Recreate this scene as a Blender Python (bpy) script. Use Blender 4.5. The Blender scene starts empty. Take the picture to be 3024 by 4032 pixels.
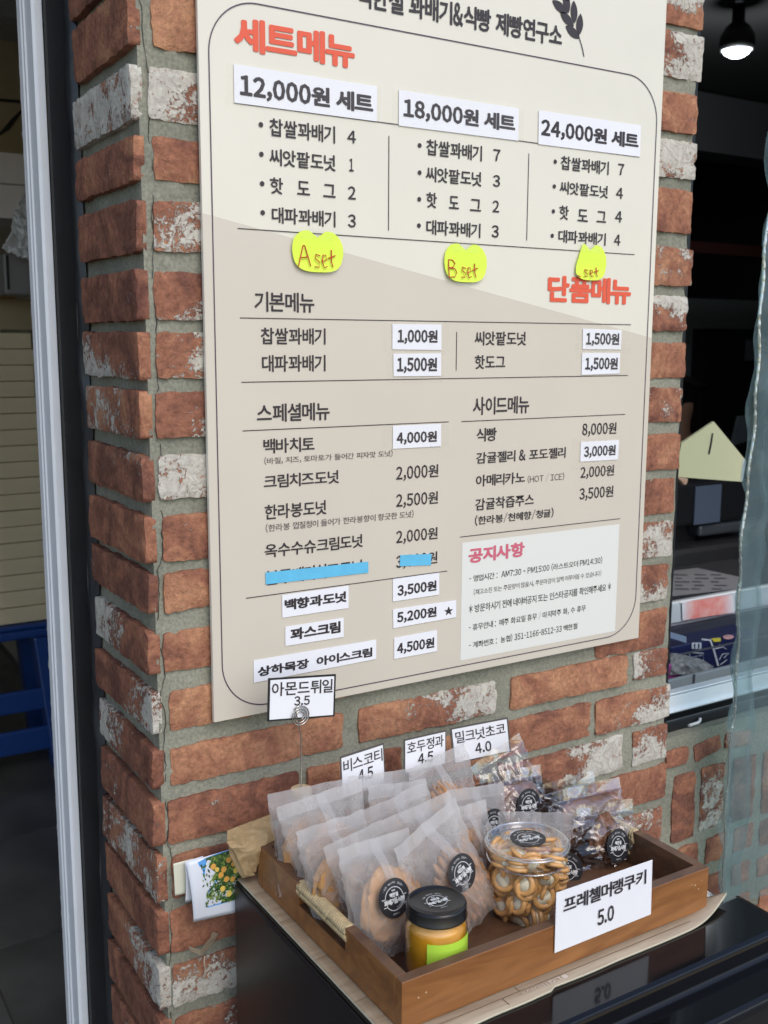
import bpy, bmesh, math, random
from mathutils import Vector, Matrix, noise
R = math.radians
rnd = random.Random(7)
scene = bpy.context.scene
COL = scene.collection

# ------------------------------------------------------------------ camera
FPX, CXP, CYP = 4083.3, 1512.0, 2016.0
yaw, pitch, roll = R(-31.8067), R(-9.24975), R(0.22668)
_f = Vector((-math.sin(yaw) * math.cos(pitch), math.cos(yaw) * math.cos(pitch), math.sin(pitch)))
_r = Vector((math.cos(yaw), math.sin(yaw), 0.0))
_u = _r.cross(_f)
RT = _r * math.cos(roll) + _u * math.sin(roll)
UP = -_r * math.sin(roll) + _u * math.cos(roll)
FW = _f
CAM = Vector((-0.4078, -1.1821, 1.5))
cam = bpy.data.cameras.new('camera'); cam_o = bpy.data.objects.new('camera', cam); COL.objects.link(cam_o)
cam.sensor_fit = 'VERTICAL'; cam.sensor_height = 36.0; cam.lens = FPX / 4032 * 36.0
cam.clip_start = 0.02; cam.clip_end = 500
cam_o.matrix_world = Matrix(((RT.x, UP.x, -FW.x, CAM.x), (RT.y, UP.y, -FW.y, CAM.y), (RT.z, UP.z, -FW.z, CAM.z), (0, 0, 0, 1)))
cam.dof.use_dof = True; cam.dof.focus_distance = 1.32; cam.dof.aperture_fstop = 9.0
scene.camera = cam_o

# ------------------------------------------------------------------ world, sun, exposure
w = bpy.data.worlds.new('World'); scene.world = w; w.use_nodes = True
nt = w.node_tree; nt.nodes.clear()
sky = nt.nodes.new('ShaderNodeTexSky'); sky.sky_type = 'NISHITA'; sky.sun_disc = False
SUN_EL, SUN_AZ = R(46), R(178)          # azimuth clockwise from +Y
sky.sun_elevation = SUN_EL; sky.sun_rotation = SUN_AZ
sky.air_density = 1.0; sky.dust_density = 1.6; sky.ozone_density = 1.0
bg = nt.nodes.new('ShaderNodeBackground'); bg.inputs['Strength'].default_value = 0.15
wo = nt.nodes.new('ShaderNodeOutputWorld')
nt.links.new(sky.outputs[0], bg.inputs[0]); nt.links.new(bg.outputs[0], wo.inputs[0])
sl = bpy.data.lights.new('sun', 'SUN'); sl.energy = 0.5; sl.angle = R(32); sl.color = (1.0, 0.97, 0.91)
so = bpy.data.objects.new('sun', sl); COL.objects.link(so)
sd = Vector((math.sin(SUN_AZ) * math.cos(SUN_EL), math.cos(SUN_AZ) * math.cos(SUN_EL), math.sin(SUN_EL)))
so.rotation_euler = sd.to_track_quat('Z', 'Y').to_euler()
scene.view_settings.view_transform = 'Standard'; scene.view_settings.look = 'None'
scene.view_settings.exposure = 0.66; scene.view_settings.gamma = 1.0
scene.cycles.transparent_max_bounces = 48
scene.cycles.max_bounces = 8; scene.cycles.diffuse_bounces = 4; scene.cycles.glossy_bounces = 4
scene.cycles.transmission_bounces = 8
scene.cycles.use_denoising = True
scene.cycles.caustics_reflective = False; scene.cycles.caustics_refractive = False
scene.cycles.sample_clamp_indirect = 6.0

# ------------------------------------------------------------------ pixel -> place helpers
def ray(x, y): return RT * ((x - CXP) / FPX) - UP * ((y - CYP) / FPX) + FW
def onY(x, y, Y=0.0):
    d = ray(x, y); return CAM + d * ((Y - CAM.y) / d.y)
def onX(x, y, X=0.0):
    d = ray(x, y); return CAM + d * ((X - CAM.x) / d.x)
def onZ(x, y, Z=0.0):
    d = ray(x, y); return CAM + d * ((Z - CAM.z) / d.z)
def onP(x, y, p, n):
    d = ray(x, y); return CAM + d * ((p - CAM).dot(n) / d.dot(n))

# ------------------------------------------------------------------ objects
WM = {}
def tag(o, label=None, cat=None, group=None, kind=None):
    if label: o['label'] = label
    if cat: o['category'] = cat
    if group: o['group'] = group
    if kind: o['kind'] = kind
    return o
def link(o, parent, mat4):
    COL.objects.link(o); WM[o.name] = mat4
    if parent is not None:
        o.parent = parent; o.matrix_parent_inverse = WM[parent.name].inverted()
    o.matrix_basis = mat4
    return o
def root(name, loc, label, cat, group=None):
    o = bpy.data.objects.new(name, None); o.empty_display_size = 0.02
    link(o, None, Matrix.Translation(Vector(loc))); return tag(o, label, cat, group)
def meshdata(name, V, F, mats, smooth=False, fm=None):
    m = bpy.data.meshes.new(name); m.from_pydata([tuple(v) for v in V], [], F)
    for a in (mats if isinstance(mats, (list, tuple)) else [mats]): m.materials.append(a)
    if smooth: m.polygons.foreach_set('use_smooth', [True] * len(m.polygons))
    if fm: m.polygons.foreach_set('material_index', fm)
    m.update(); return m
def mk(name, V, F, mat, parent=None, smooth=False, fm=None, bevel=0):
    V = [Vector(v) for v in V]
    lo = Vector([min(v[i] for v in V) for i in range(3)]); hi = Vector([max(v[i] for v in V) for i in range(3)])
    c = (lo + hi) / 2
    m = meshdata(name, [v - c for v in V], F, mat, smooth, fm)
    o = bpy.data.objects.new(name, m); link(o, parent, Matrix.Translation(c))
    if bevel:
        b = o.modifiers.new('b', 'BEVEL'); b.width = bevel; b.segments = 2; b.limit_method = 'ANGLE'
    return o
def place(name, mesh, parent, mat4):
    return link(bpy.data.objects.new(name, mesh), parent, mat4)
class MB:
    def __init__(s): s.V = []; s.F = []; s.M = []
    def add(s, V, F, mi=0):
        b = len(s.V); s.V += [Vector(v) for v in V]; s.F += [tuple(i + b for i in f) for f in F]; s.M += [mi] * len(F); return s
    def box(s, x0, y0, z0, x1, y1, z1, mi=0):
        if x0 > x1: x0, x1 = x1, x0
        if y0 > y1: y0, y1 = y1, y0
        if z0 > z1: z0, z1 = z1, z0
        V = [(x0, y0, z0), (x1, y0, z0), (x1, y1, z0), (x0, y1, z0), (x0, y0, z1), (x1, y0, z1), (x1, y1, z1), (x0, y1, z1)]
        return s.add(V, [(0, 3, 2, 1), (4, 5, 6, 7), (0, 1, 5, 4), (1, 2, 6, 5), (2, 3, 7, 6), (3, 0, 4, 7)], mi)
    def slab(s, quad, th, mi=0):        # quad of 4 points (front, seen from camera: TL TR BR BL), thickness away
        q = [Vector(p) for p in quad]; n = (q[1] - q[0]).cross(q[3] - q[0]).normalized()
        if n.dot(q[0] - CAM) < 0: n = -n
        b = [p + n * th for p in q]
        return s.add(q + b, [(0, 3, 2, 1), (4, 5, 6, 7), (0, 1, 5, 4), (1, 2, 6, 5), (2, 3, 7, 6), (3, 0, 4, 7)], mi)
    def tube(s, pts, r, n=8, mi=0, closed=False):
        pts = [Vector(p) for p in pts]; N = len(pts); b = len(s.V)
        up = Vector((0.13, 0.31, 0.94))
        for i, p in enumerate(pts):
            a = pts[(i - 1) % N] if (closed or i > 0) else p
            c = pts[(i + 1) % N] if (closed or i < N - 1) else p
            t = (c - a).normalized(); e1 = t.cross(up)
            if e1.length < 1e-3: e1 = t.cross(Vector((1, 0, 0)))
            e1.normalize(); e2 = t.cross(e1)
            rr = r[i] if isinstance(r, (list, tuple)) else r
            for k in range(n):
                an = 2 * math.pi * k / n; s.V.append(p + e1 * (math.cos(an) * rr) + e2 * (math.sin(an) * rr))
        for i in range(N if closed else N - 1):
            j = (i + 1) % N
            for k in range(n):
                s.F.append((b + i * n + k, b + i * n + (k + 1) % n, b + j * n + (k + 1) % n, b + j * n + k)); s.M.append(mi)
        if not closed:
            s.F.append(tuple(b + k for k in range(n))); s.M.append(mi)
            s.F.append(tuple(b + (N - 1) * n + k for k in reversed(range(n)))); s.M.append(mi)
        return s
    def lathe(s, prof, c=(0, 0, 0), n=48, mi=0, fn=None):
        c = Vector(c); b = len(s.V)
        for i, (r, z) in enumerate(prof):
            for k in range(n):
                a = 2 * math.pi * k / n; rr = fn(r, z, a) if fn else r
                s.V.append(c + Vector((math.cos(a) * rr, math.sin(a) * rr, z)))
        for i in range(len(prof) - 1):
            for k in range(n):
                s.F.append((b + i * n + k, b + i * n + (k + 1) % n, b + (i + 1) * n + (k + 1) % n, b + (i + 1) * n + k)); s.M.append(mi)
        return s
    def build(s, name, mat, parent=None, smooth=False, bevel=0):
        return mk(name, s.V, s.F, mat, parent, smooth, s.M, bevel)

# ------------------------------------------------------------------ materials
def new_mat(name):
    m = bpy.data.materials.new(name); m.use_nodes = True; t = m.node_tree
    return m, t, t.nodes['Principled BSDF']
def N(t, typ, **kw):
    n = t.nodes.new('ShaderNode' + typ)
    for k, v in kw.items(): setattr(n, k, v)
    return n
def L(t, a, b): t.links.new(a, b)
def simple(name, col, rough=0.5, metal=0.0, var=0.0, vscale=30.0, bump=0.0, bscale=200.0, coat=0.0, spec=0.5, stretch=None):
    m, t, p = new_mat(name)
    p.inputs['Base Color'].default_value = (*col, 1); p.inputs['Roughness'].default_value = rough
    p.inputs['Metallic'].default_value = metal; p.inputs['Coat Weight'].default_value = coat
    p.inputs['Specular IOR Level'].default_value = spec
    if var or bump:
        tc = N(t, 'TexCoord'); src = tc.outputs['Object']
        if stretch:
            mp = N(t, 'Mapping'); mp.inputs['Scale'].default_value = stretch; L(t, src, mp.inputs[0]); src = mp.outputs[0]
    if var:
        n = N(t, 'TexNoise'); n.inputs['Scale'].default_value = vscale; n.inputs['Detail'].default_value = 6; L(t, src, n.inputs[0])
        mr = N(t, 'MapRange'); mr.inputs['From Min'].default_value = 0.3; mr.inputs['From Max'].default_value = 0.7
        mr.inputs['To Min'].default_value = 1 - var; mr.inputs['To Max'].default_value = 1 + var; L(t, n.outputs[0], mr.inputs[0])
        h = N(t, 'HueSaturation'); h.inputs['Color'].default_value = (*col, 1); L(t, mr.outputs[0], h.inputs['Value']); L(t, h.outputs[0], p.inputs['Base Color'])
    if bump:
        n = N(t, 'TexNoise'); n.inputs['Scale'].default_value = bscale; n.inputs['Detail'].default_value = 5; L(t, src, n.inputs[0])
        b = N(t, 'Bump'); b.inputs['Strength'].default_value = 1.0; b.inputs['Distance'].default_value = bump; L(t, n.outputs[0], b.inputs['Height']); L(t, b.outputs[0], p.inputs['Normal'])
    return m

def brick_mat():
    m, t, p = new_mat('old_brick')
    tc = N(t, 'TexCoord'); oi = N(t, 'ObjectInfo')
    rv = N(t, 'VectorMath', operation='SCALE'); cb = N(t, 'CombineXYZ')
    for i in range(3): L(t, oi.outputs['Random'], cb.inputs[i])
    L(t, cb.outputs[0], rv.inputs[0]); rv.inputs['Scale'].default_value = 37.0
    ad = N(t, 'VectorMath', operation='ADD'); L(t, tc.outputs['Object'], ad.inputs[0]); L(t, rv.outputs[0], ad.inputs[1])
    P = ad.outputs[0]
    def noi(scale, detail, rough=0.6, dist=0.0):
        n = N(t, 'TexNoise'); n.inputs['Scale'].default_value = scale; n.inputs['Detail'].default_value = detail
        n.inputs['Roughness'].default_value = rough; n.inputs['Distortion'].default_value = dist; L(t, P, n.inputs[0]); return n
    def attr(nm):
        a = N(t, 'Attribute', attribute_type='OBJECT', attribute_name=nm); return a.outputs['Fac']
    n1 = noi(13, 7, 0.62, 1.2); n2 = noi(150, 4, 0.7); n3 = noi(45, 6, 0.7, 2.5)
    cr = N(t, 'ValToRGB'); e = cr.color_ramp.elements
    e[0].position = 0.33; e[0].color = (0.20, 0.074, 0.044, 1); e[1].position = 0.72; e[1].color = (0.54, 0.245, 0.105, 1)
    x = e.new(0.5); x.color = (0.36, 0.132, 0.062, 1)
    tone = N(t, 'Math', operation='ADD'); L(t, n1.outputs[0], tone.inputs[0]); L(t, attr('tone'), tone.inputs[1])
    t2 = N(t, 'Math', operation='MULTIPLY_ADD'); L(t, n3.outputs[0], t2.inputs[0]); t2.inputs[1].default_value = 0.22; L(t, tone.outputs[0], t2.inputs[2])
    t3 = N(t, 'Math', operation='SUBTRACT'); L(t, t2.outputs[0], t3.inputs[0]); t3.inputs[1].default_value = 0.11
    L(t, t3.outputs[0], cr.inputs[0])
    # fine speckle
    mr = N(t, 'MapRange'); mr.inputs['From Min'].default_value = 0.3; mr.inputs['From Max'].default_value = 0.75
    mr.inputs['To Min'].default_value = 0.64; mr.inputs['To Max'].default_value = 1.26; L(t, n2.outputs[0], mr.inputs[0])
    hs = N(t, 'HueSaturation'); hs.inputs['Saturation'].default_value = .90; L(t, cr.outputs[0], hs.inputs['Color']); L(t, mr.outputs[0], hs.inputs['Value'])
    # lime wash
    sx = N(t, 'SeparateXYZ'); L(t, tc.outputs['Generated'], sx.inputs[0])
    side = attr('side'); mxs = N(t, 'Mix', data_type='FLOAT'); L(t, side, mxs.inputs[0]); L(t, sx.outputs[0], mxs.inputs[2]); L(t, sx.outputs[1], mxs.inputs[3])
    gx = N(t, 'Math', operation='SUBTRACT'); L(t, mxs.outputs[0], gx.inputs[0]); gx.inputs[1].default_value = 0.5
    gz = N(t, 'Math', operation='SUBTRACT'); L(t, sx.outputs[2], gz.inputs[0]); gz.inputs[1].default_value = 0.5
    a1 = N(t, 'Math', operation='MULTIPLY'); L(t, gx.outputs[0], a1.inputs[0]); L(t, attr('wx'), a1.inputs[1])
    a2 = N(t, 'Math', operation='MULTIPLY_ADD'); L(t, gz.outputs[0], a2.inputs[0]); L(t, attr('wz'), a2.inputs[1]); L(t, a1.outputs[0], a2.inputs[2])
    nw = noi(26, 3, 0.55, 0.8); nf = noi(170, 5, 0.75, 0.6)
    a3 = N(t, 'Math', operation='MULTIPLY_ADD'); L(t, nf.outputs[0], a3.inputs[0]); a3.inputs[1].default_value = 1.15; L(t, nw.outputs[0], a3.inputs[2])
    a4 = N(t, 'Math', operation='MULTIPLY_ADD'); L(t, a2.outputs[0], a4.inputs[0]); a4.inputs[1].default_value = 0.55; L(t, a3.outputs[0], a4.inputs[2])
    a5 = N(t, 'Math', operation='MULTIPLY_ADD'); L(t, attr('white'), a5.inputs[0]); a5.inputs[1].default_value = 0.57; L(t, a4.outputs[0], a5.inputs[2])
    wm = N(t, 'MapRange'); wm.inputs['From Min'].default_value = 1.37; wm.inputs['From Max'].default_value = 1.45; L(t, a5.outputs[0], wm.inputs[0])
    wc = N(t, 'ValToRGB'); we = wc.color_ramp.elements; we[0].position = 0.3; we[0].color = (0.42, 0.36, 0.31, 1); we[1].position = 0.62; we[1].color = (0.63, 0.61, 0.52, 1)
    L(t, n3.outputs[0], wc.inputs[0])
    sc_ = noi(5.5, 4, 0.6, 1.5); sm_ = N(t, 'MapRange'); sm_.inputs['From Min'].default_value = .55; sm_.inputs['From Max'].default_value = .70; sm_.inputs['To Max'].default_value = .55; L(t, sc_.outputs[0], sm_.inputs[0])
    mp_ = N(t, 'Mix', data_type='RGBA', blend_type='MULTIPLY'); L(t, sm_.outputs[0], mp_.inputs[0]); L(t, hs.outputs[0], mp_.inputs[6]); mp_.inputs[7].default_value = (.55, .48, .55, 1)
    sp_ = noi(95, 5, .75, .4); sk = N(t, 'MapRange'); sk.inputs['From Min'].default_value = .60; sk.inputs['From Max'].default_value = .66; sk.inputs['To Min'].default_value = 1; sk.inputs['To Max'].default_value = .12; L(t, sp_.outputs[0], sk.inputs[0])
    wk = N(t, 'Math', operation='MULTIPLY'); L(t, wm.outputs[0], wk.inputs[0]); L(t, sk.outputs[0], wk.inputs[1])
    mx = N(t, 'Mix', data_type='RGBA'); L(t, wk.outputs[0], mx.inputs[0]); L(t, mp_.outputs[2], mx.inputs[6]); L(t, wc.outputs[0], mx.inputs[7])
    L(t, mx.outputs[2], p.inputs['Base Color']); p.inputs['Roughness'].default_value = 0.88; p.inputs['Specular IOR Level'].default_value = 0.25
    # relief
    h1 = N(t, 'Math', operation='MULTIPLY_ADD'); L(t, n2.outputs[0], h1.inputs[0]); h1.inputs[1].default_value = 0.35; L(t, n3.outputs[0], h1.inputs[2])
    h2 = N(t, 'Math', operation='MULTIPLY_ADD'); L(t, wm.outputs[0], h2.inputs[0]); h2.inputs[1].default_value = 0.3; L(t, h1.outputs[0], h2.inputs[2])
    b = N(t, 'Bump'); b.inputs['Strength'].default_value = 0.9; b.inputs['Distance'].default_value = 0.0030; L(t, h2.outputs[0], b.inputs['Height']); L(t, b.outputs[0], p.inputs['Normal'])
    return m
BRICK = brick_mat()
def mortar_mat():
    m, t, p = new_mat('grey_mortar'); tc = N(t, 'TexCoord')
    n = N(t, 'TexNoise'); n.inputs['Scale'].default_value = 7; n.inputs['Detail'].default_value = 8; L(t, tc.outputs['Object'], n.inputs[0])
    c = N(t, 'ValToRGB'); e = c.color_ramp.elements; e[0].position = .3; e[0].color = (.200, .202, .158, 1); e[1].position = .7; e[1].color = (.315, .31, .24, 1); L(t, n.outputs[0], c.inputs[0])
    n2 = N(t, 'TexNoise'); n2.inputs['Scale'].default_value = 260; n2.inputs['Detail'].default_value = 4; L(t, tc.outputs['Object'], n2.inputs[0])
    mr = N(t, 'MapRange'); mr.inputs['From Min'].default_value = .25; mr.inputs['From Max'].default_value = .75; mr.inputs['To Min'].default_value = .72; mr.inputs['To Max'].default_value = 1.25; L(t, n2.outputs[0], mr.inputs[0])
    h = N(t, 'HueSaturation'); L(t, c.outputs[0], h.inputs['Color']); L(t, mr.outputs[0], h.inputs['Value']); L(t, h.outputs[0], p.inputs['Base Color'])
    p.inputs['Roughness'].default_value = .95; p.inputs['Specular IOR Level'].default_value = .15
    n3 = N(t, 'TexNoise'); n3.inputs['Scale'].default_value = 60; n3.inputs['Detail'].default_value = 8; L(t, tc.outputs['Object'], n3.inputs[0])
    b = N(t, 'Bump'); b.inputs['Strength'].default_value = .8; b.inputs['Distance'].default_value = .0022; L(t, n3.outputs[0], b.inputs['Height'])
    b2 = N(t, 'Bump'); b2.inputs['Strength'].default_value = .6; b2.inputs['Distance'].default_value = .0009; L(t, n2.outputs[0], b2.inputs['Height']); L(t, b.outputs[0], b2.inputs['Normal']); L(t, b2.outputs[0], p.inputs['Normal'])
    return m
MORTAR = mortar_mat()
def wood_mat(name, c0, c1, scale, stretch, rough=.4, coat=.2, bump=.0002):
    m, t, p = new_mat(name); tc = N(t, 'TexCoord'); mp = N(t, 'Mapping'); mp.inputs['Scale'].default_value = stretch; L(t, tc.outputs['Object'], mp.inputs[0])
    n = N(t, 'TexNoise'); n.inputs['Scale'].default_value = scale; n.inputs['Detail'].default_value = 7; n.inputs['Distortion'].default_value = 1.6; L(t, mp.outputs[0], n.inputs[0])
    c = N(t, 'ValToRGB'); e = c.color_ramp.elements; e[0].position = .32; e[0].color = (*c0, 1); e[1].position = .68; e[1].color = (*c1, 1); L(t, n.outputs[0], c.inputs[0]); L(t, c.outputs[0], p.inputs['Base Color'])
    p.inputs['Roughness'].default_value = rough; p.inputs['Coat Weight'].default_value = coat; p.inputs['Coat Roughness'].default_value = .3
    b = N(t, 'Bump'); b.inputs['Distance'].default_value = bump; L(t, n.outputs[0], b.inputs['Height']); L(t, b.outputs[0], p.inputs['Normal'])
    return m
def film_mat(name, tint, opac_face, opac_edge, body, rough, bump, bscale, trans=(1, 1, 1), gloss=.5, vbump=0):
    """thin plastic film: part see-through, part scattering, with a sheen"""
    m, t, p = new_mat(name); tc = N(t, 'TexCoord')
    p.inputs['Base Color'].default_value = (*body, 1); p.inputs['Roughness'].default_value = rough; p.inputs['Specular IOR Level'].default_value = gloss
    tl = N(t, 'BsdfTranslucent'); tl.inputs[0].default_value = (*body, 1)
    ms = N(t, 'MixShader'); ms.inputs[0].default_value = .35; L(t, p.outputs[0], ms.inputs[1]); L(t, tl.outputs[0], ms.inputs[2])
    tr = N(t, 'BsdfTransparent'); tr.inputs[0].default_value = (*trans, 1)
    lw = N(t, 'LayerWeight'); lw.inputs[0].default_value = .35
    n = N(t, 'TexNoise'); n.inputs['Scale'].default_value = bscale; n.inputs['Detail'].default_value = 5; n.inputs['Distortion'].default_value = .8; L(t, tc.outputs['Object'], n.inputs[0])
    mr = N(t, 'MapRange'); mr.inputs['To Min'].default_value = opac_face; mr.inputs['To Max'].default_value = opac_edge; L(t, lw.outputs['Facing'], mr.inputs[0])
    mu = N(t, 'Math', operation='MULTIPLY_ADD'); L(t, n.outputs[0], mu.inputs[0]); mu.inputs[1].default_value = .25 * opac_face; L(t, mr.outputs[0], mu.inputs[2])
    mu.use_clamp = True
    b = N(t, 'Bump'); b.inputs['Strength'].default_value = 1; b.inputs['Distance'].default_value = bump; L(t, n.outputs[0], b.inputs['Height']); L(t, b.outputs[0], p.inputs['Normal'])
    mm = N(t, 'MixShader'); L(t, mu.outputs[0], mm.inputs[0]); L(t, tr.outputs[0], mm.inputs[1]); L(t, ms.outputs[0], mm.inputs[2])
    L(t, mm.outputs[0], t.nodes['Material Output'].inputs[0])
    return m
def clear_mat(name, tint=(1, 1, 1), base=.06, edge=.7, rough=.06, bump=.0006, bscale=60):
    m, t, p = new_mat(name); tc = N(t, 'TexCoord'); t.nodes.remove(p)
    g = N(t, 'BsdfGlossy'); g.inputs['Roughness'].default_value = rough; g.inputs[0].default_value = (.95, .97, 1, 1)
    tr = N(t, 'BsdfTransparent'); tr.inputs[0].default_value = (*tint, 1)
    n = N(t, 'TexNoise'); n.inputs['Scale'].default_value = bscale; n.inputs['Detail'].default_value = 4; n.inputs['Distortion'].default_value = 1; L(t, tc.outputs['Object'], n.inputs[0])
    b = N(t, 'Bump'); b.inputs['Distance'].default_value = bump; L(t, n.outputs[0], b.inputs['Height']); L(t, b.outputs[0], g.inputs['Normal'])
    lw = N(t, 'LayerWeight'); lw.inputs[0].default_value = .3; L(t, b.outputs[0], lw.inputs['Normal'])
    mr = N(t, 'MapRange'); mr.inputs['To Min'].default_value = base; mr.inputs['To Max'].default_value = edge; L(t, lw.outputs['Facing'], mr.inputs[0])
    mm = N(t, 'MixShader'); L(t, mr.outputs[0], mm.inputs[0]); L(t, tr.outputs[0], mm.inputs[1]); L(t, g.outputs[0], mm.inputs[2])
    L(t, mm.outputs[0], t.nodes['Material Output'].inputs[0]); return m
def emit_mat(name, col, s):
    m, t, p = new_mat(name); p.inputs['Base Color'].default_value = (*col, 1); p.inputs['Emission Color'].default_value = (*col, 1); p.inputs['Emission Strength'].default_value = s; return m

BOARD = simple('board_beige', (.76, .72, .60), .30, var=.02, vscale=8, bump=.00015, bscale=40)
BTAN = simple('board_tan', (.635, .575, .475), .30, var=.02, vscale=8, bump=.00015, bscale=40)
BNOTICE = simple('notice_grey', (.76, .76, .70), .4)
INK = simple('dark_print', (.030, .022, .025), .5)
LINE = simple('thin_purple_print', (.07, .045, .075), .5)
REDI = simple('red_print', (.78, .105, .045), .5)
PINKI = simple('pink_print', (.62, .13, .19), .5)
PAPER = simple('white_paper', (.84, .84, .86), .55, var=.015, vscale=20, bump=.0002, bscale=30)
TAPE = film_mat('clear_tape', None, .015, .22, (.8, .78, .7), .12, .0006, 90, gloss=.9)
BTAPE = simple('blue_masking_tape', (.12, .50, .74), .55, var=.06, vscale=60, bump=.0002, bscale=60)
NOTE = simple('yellow_note', (.74, .95, .07), .6, var=.02, vscale=30)
REDPEN = simple('red_pen', (.55, .06, .02), .5)
BLK = simple('black_frame', (.012, .012, .014), .42, bump=.0001, bscale=60, var=.3, vscale=12)
SILI = simple('black_sealant', (.022, .024, .027), .3, bump=.0012, bscale=26)
WSTRIP = simple('white_pvc', (.92, .94, .95), .35, var=.03, vscale=15)
GLOSSBLK = simple('gloss_black', (.005, .005, .006), .10, spec=.38, bump=.00003, bscale=25)
MATBLK = simple('satin_black', (.010, .010, .012), .35, bump=.00005, bscale=80)
TRAYW = wood_mat('tray_wood', (.19, .070, .020), (.34, .145, .043), 5, (1.2, 5, 9), .36, .25)
TRAYT = wood_mat('tray_edge_wood', (.085, .040, .022), (.15, .075, .038), 6, (1.5, 5, 9), .45, .1)
PLANK = wood_mat('pale_wood_print', (.31, .23, .15), (.44, .35, .24), 7, (1.0, 8, 8), .42, .1)
ROPE = simple('jute_rope', (.52, .40, .22), .85, var=.2, vscale=90, bump=.0009, bscale=220)
KRAFT = simple('kraft_paper', (.40, .28, .14), .7, var=.12, vscale=25, bump=.0006, bscale=60)
FROST = film_mat('frosted_film', None, .22, .68, (.74, .72, .70), .17, .0014, 22, trans=(.97, .96, .95), gloss=.55)
FLANGE = film_mat('frosted_seal', None, .26, .66, (.76, .75, .74), .18, .0010, 50, trans=(.97, .97, .97), gloss=.6)
CELLO = clear_mat('cellophane', (.985, .985, .985), .06, .55, .05, .0013, 34)
PETM = clear_mat('clear_cup_plastic', (.98, .98, .98), .05, .75, .03, .0002, 30)
COOKIE = simple('golden_cookie', (.56, .29, .10), .75, var=.3, vscale=45, bump=.003, bscale=70)
COOKIE2 = simple('brown_rusk', (.47, .24, .095), .8, var=.35, vscale=60, bump=.004, bscale=80)
CHOC = simple('milk_chocolate', (.21, .095, .05), .33, var=.25, vscale=40, bump=.002, bscale=60)
NUT = simple('nut_cream', (.55, .42, .26), .6, var=.1, vscale=60)
PRETZ = simple('pretzel_brown', (.64, .34, .12), .32, var=.25, vscale=70, bump=.0004, bscale=150, coat=.3)
CREAM = simple('meringue_cream', (.74, .66, .47), .7, var=.15, vscale=200, bump=.0008, bscale=260)
STICK = simple('black_sticker', (.022, .022, .025), .42)
WPRINT = simple('white_print', (.72, .72, .70), .5)
MARM = simple('marmalade', (.80, .36, .02), .08, var=.18, vscale=35, coat=.6)
LIME = simple('lime_label', (.47, .74, .06), .5)
LIDB = simple('lid_black', (.007, .007, .008), .25, bump=.0001, bscale=60)
WIRE = simple('steel_wire', (.55, .53, .48), .22, metal=1.0)
CRACKM = simple('crack_shadow', (.05, .05, .04), .95)

# ------------------------------------------------------------------ text
_gc = {}
def glyph(ch, off):
    """one character as flat triangles; plain ASCII is taken from the full-width forms of the same sans face"""
    k = (ch, off)
    if k in _gc: return _gc[k]
    c = bpy.data.curves.new('t', 'FONT'); c.body = chr(ord(ch) + 0xFEE0) if 33 <= ord(ch) <= 126 else ch
    c.resolution_u = 2; c.offset = off
    o = bpy.data.objects.new('t', c); COL.objects.link(o)
    dg = bpy.context.evaluated_depsgraph_get(); dg.update()
    m = bpy.data.meshes.new_from_object(o.evaluated_get(dg))
    V = [(v.co.x, v.co.y) for v in m.vertices]; F = [tuple(f.vertices) for f in m.polygons]
    bpy.data.objects.remove(o); bpy.data.curves.remove(c); bpy.data.meshes.remove(m)
    _gc[k] = (V, F); return _gc[k]
_tc = {}
def text2d(s, bold):
    k = (s, bold)
    if k in _tc: return _tc[k]
    off = min(bold, .008); V = []; F = []; YS = []; x = 0; mixed = any(ord(c) > 0xAC00 for c in s)
    for ch in s:
        if ch == ' ': x += .27; continue
        gV, gF = glyph(ch, off)
        if not gV: continue
        lo = min(p[0] for p in gV); hi = max(p[0] for p in gV); b = len(V)
        hang = ord(ch) > 0x2E80
        sb = .035 if hang else .045
        if hang:
            V += [(p[0] - lo + x + sb, p[1]) for p in gV]; x += (hi - lo) + 2 * sb
        else:
            kx, ky, dy = (.86, 1.20, -.045) if mixed else (1, 1, 0); kx *= .45 if ch in '-/~' else 1; wd = (hi - lo) * kx; V += [((p[0] - lo) * kx + x + sb, p[1] * ky + dy) for p in gV]; x += wd + 2 * sb
        F += [tuple(i + b for i in f) for f in gF]
        if ch != ',' or not mixed: YS += [p[1] for p in V[b:]]
    extra = max(0, bold - off)
    layers = [(0, 0)]
    if extra > .004:
        n_ = 8 if extra > .02 else 6
        layers += [(math.cos(2 * math.pi * i / n_) * extra, math.sin(2 * math.pi * i / n_) * extra) for i in range(n_)]
    x0 = min(v[0] for v in V) - extra; x1 = max(v[0] for v in V) + extra; y0 = min(YS) - extra; y1 = max(YS) + extra
    out = [[((x + dx - x0) / (x1 - x0), (y + dy - y0) / (y1 - y0)) for x, y in V] for dx, dy in layers]
    _tc[k] = (out, F); return _tc[k]
def put_text(mb, s, P, off=0.012, mi=0):
    """P(u,v) maps the 0..1 ink box to a place"""
    out, F = text2d(s, off); O = P(0, 0); O = Vector(O); n = (Vector(P(1, 0)) - O).cross(Vector(P(0, 1)) - O).normalized()
    for k, Vv in enumerate(out): mb.add([Vector(P(u, v)) + n * (k * .000012) for u, v in Vv], F, mi)

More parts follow.
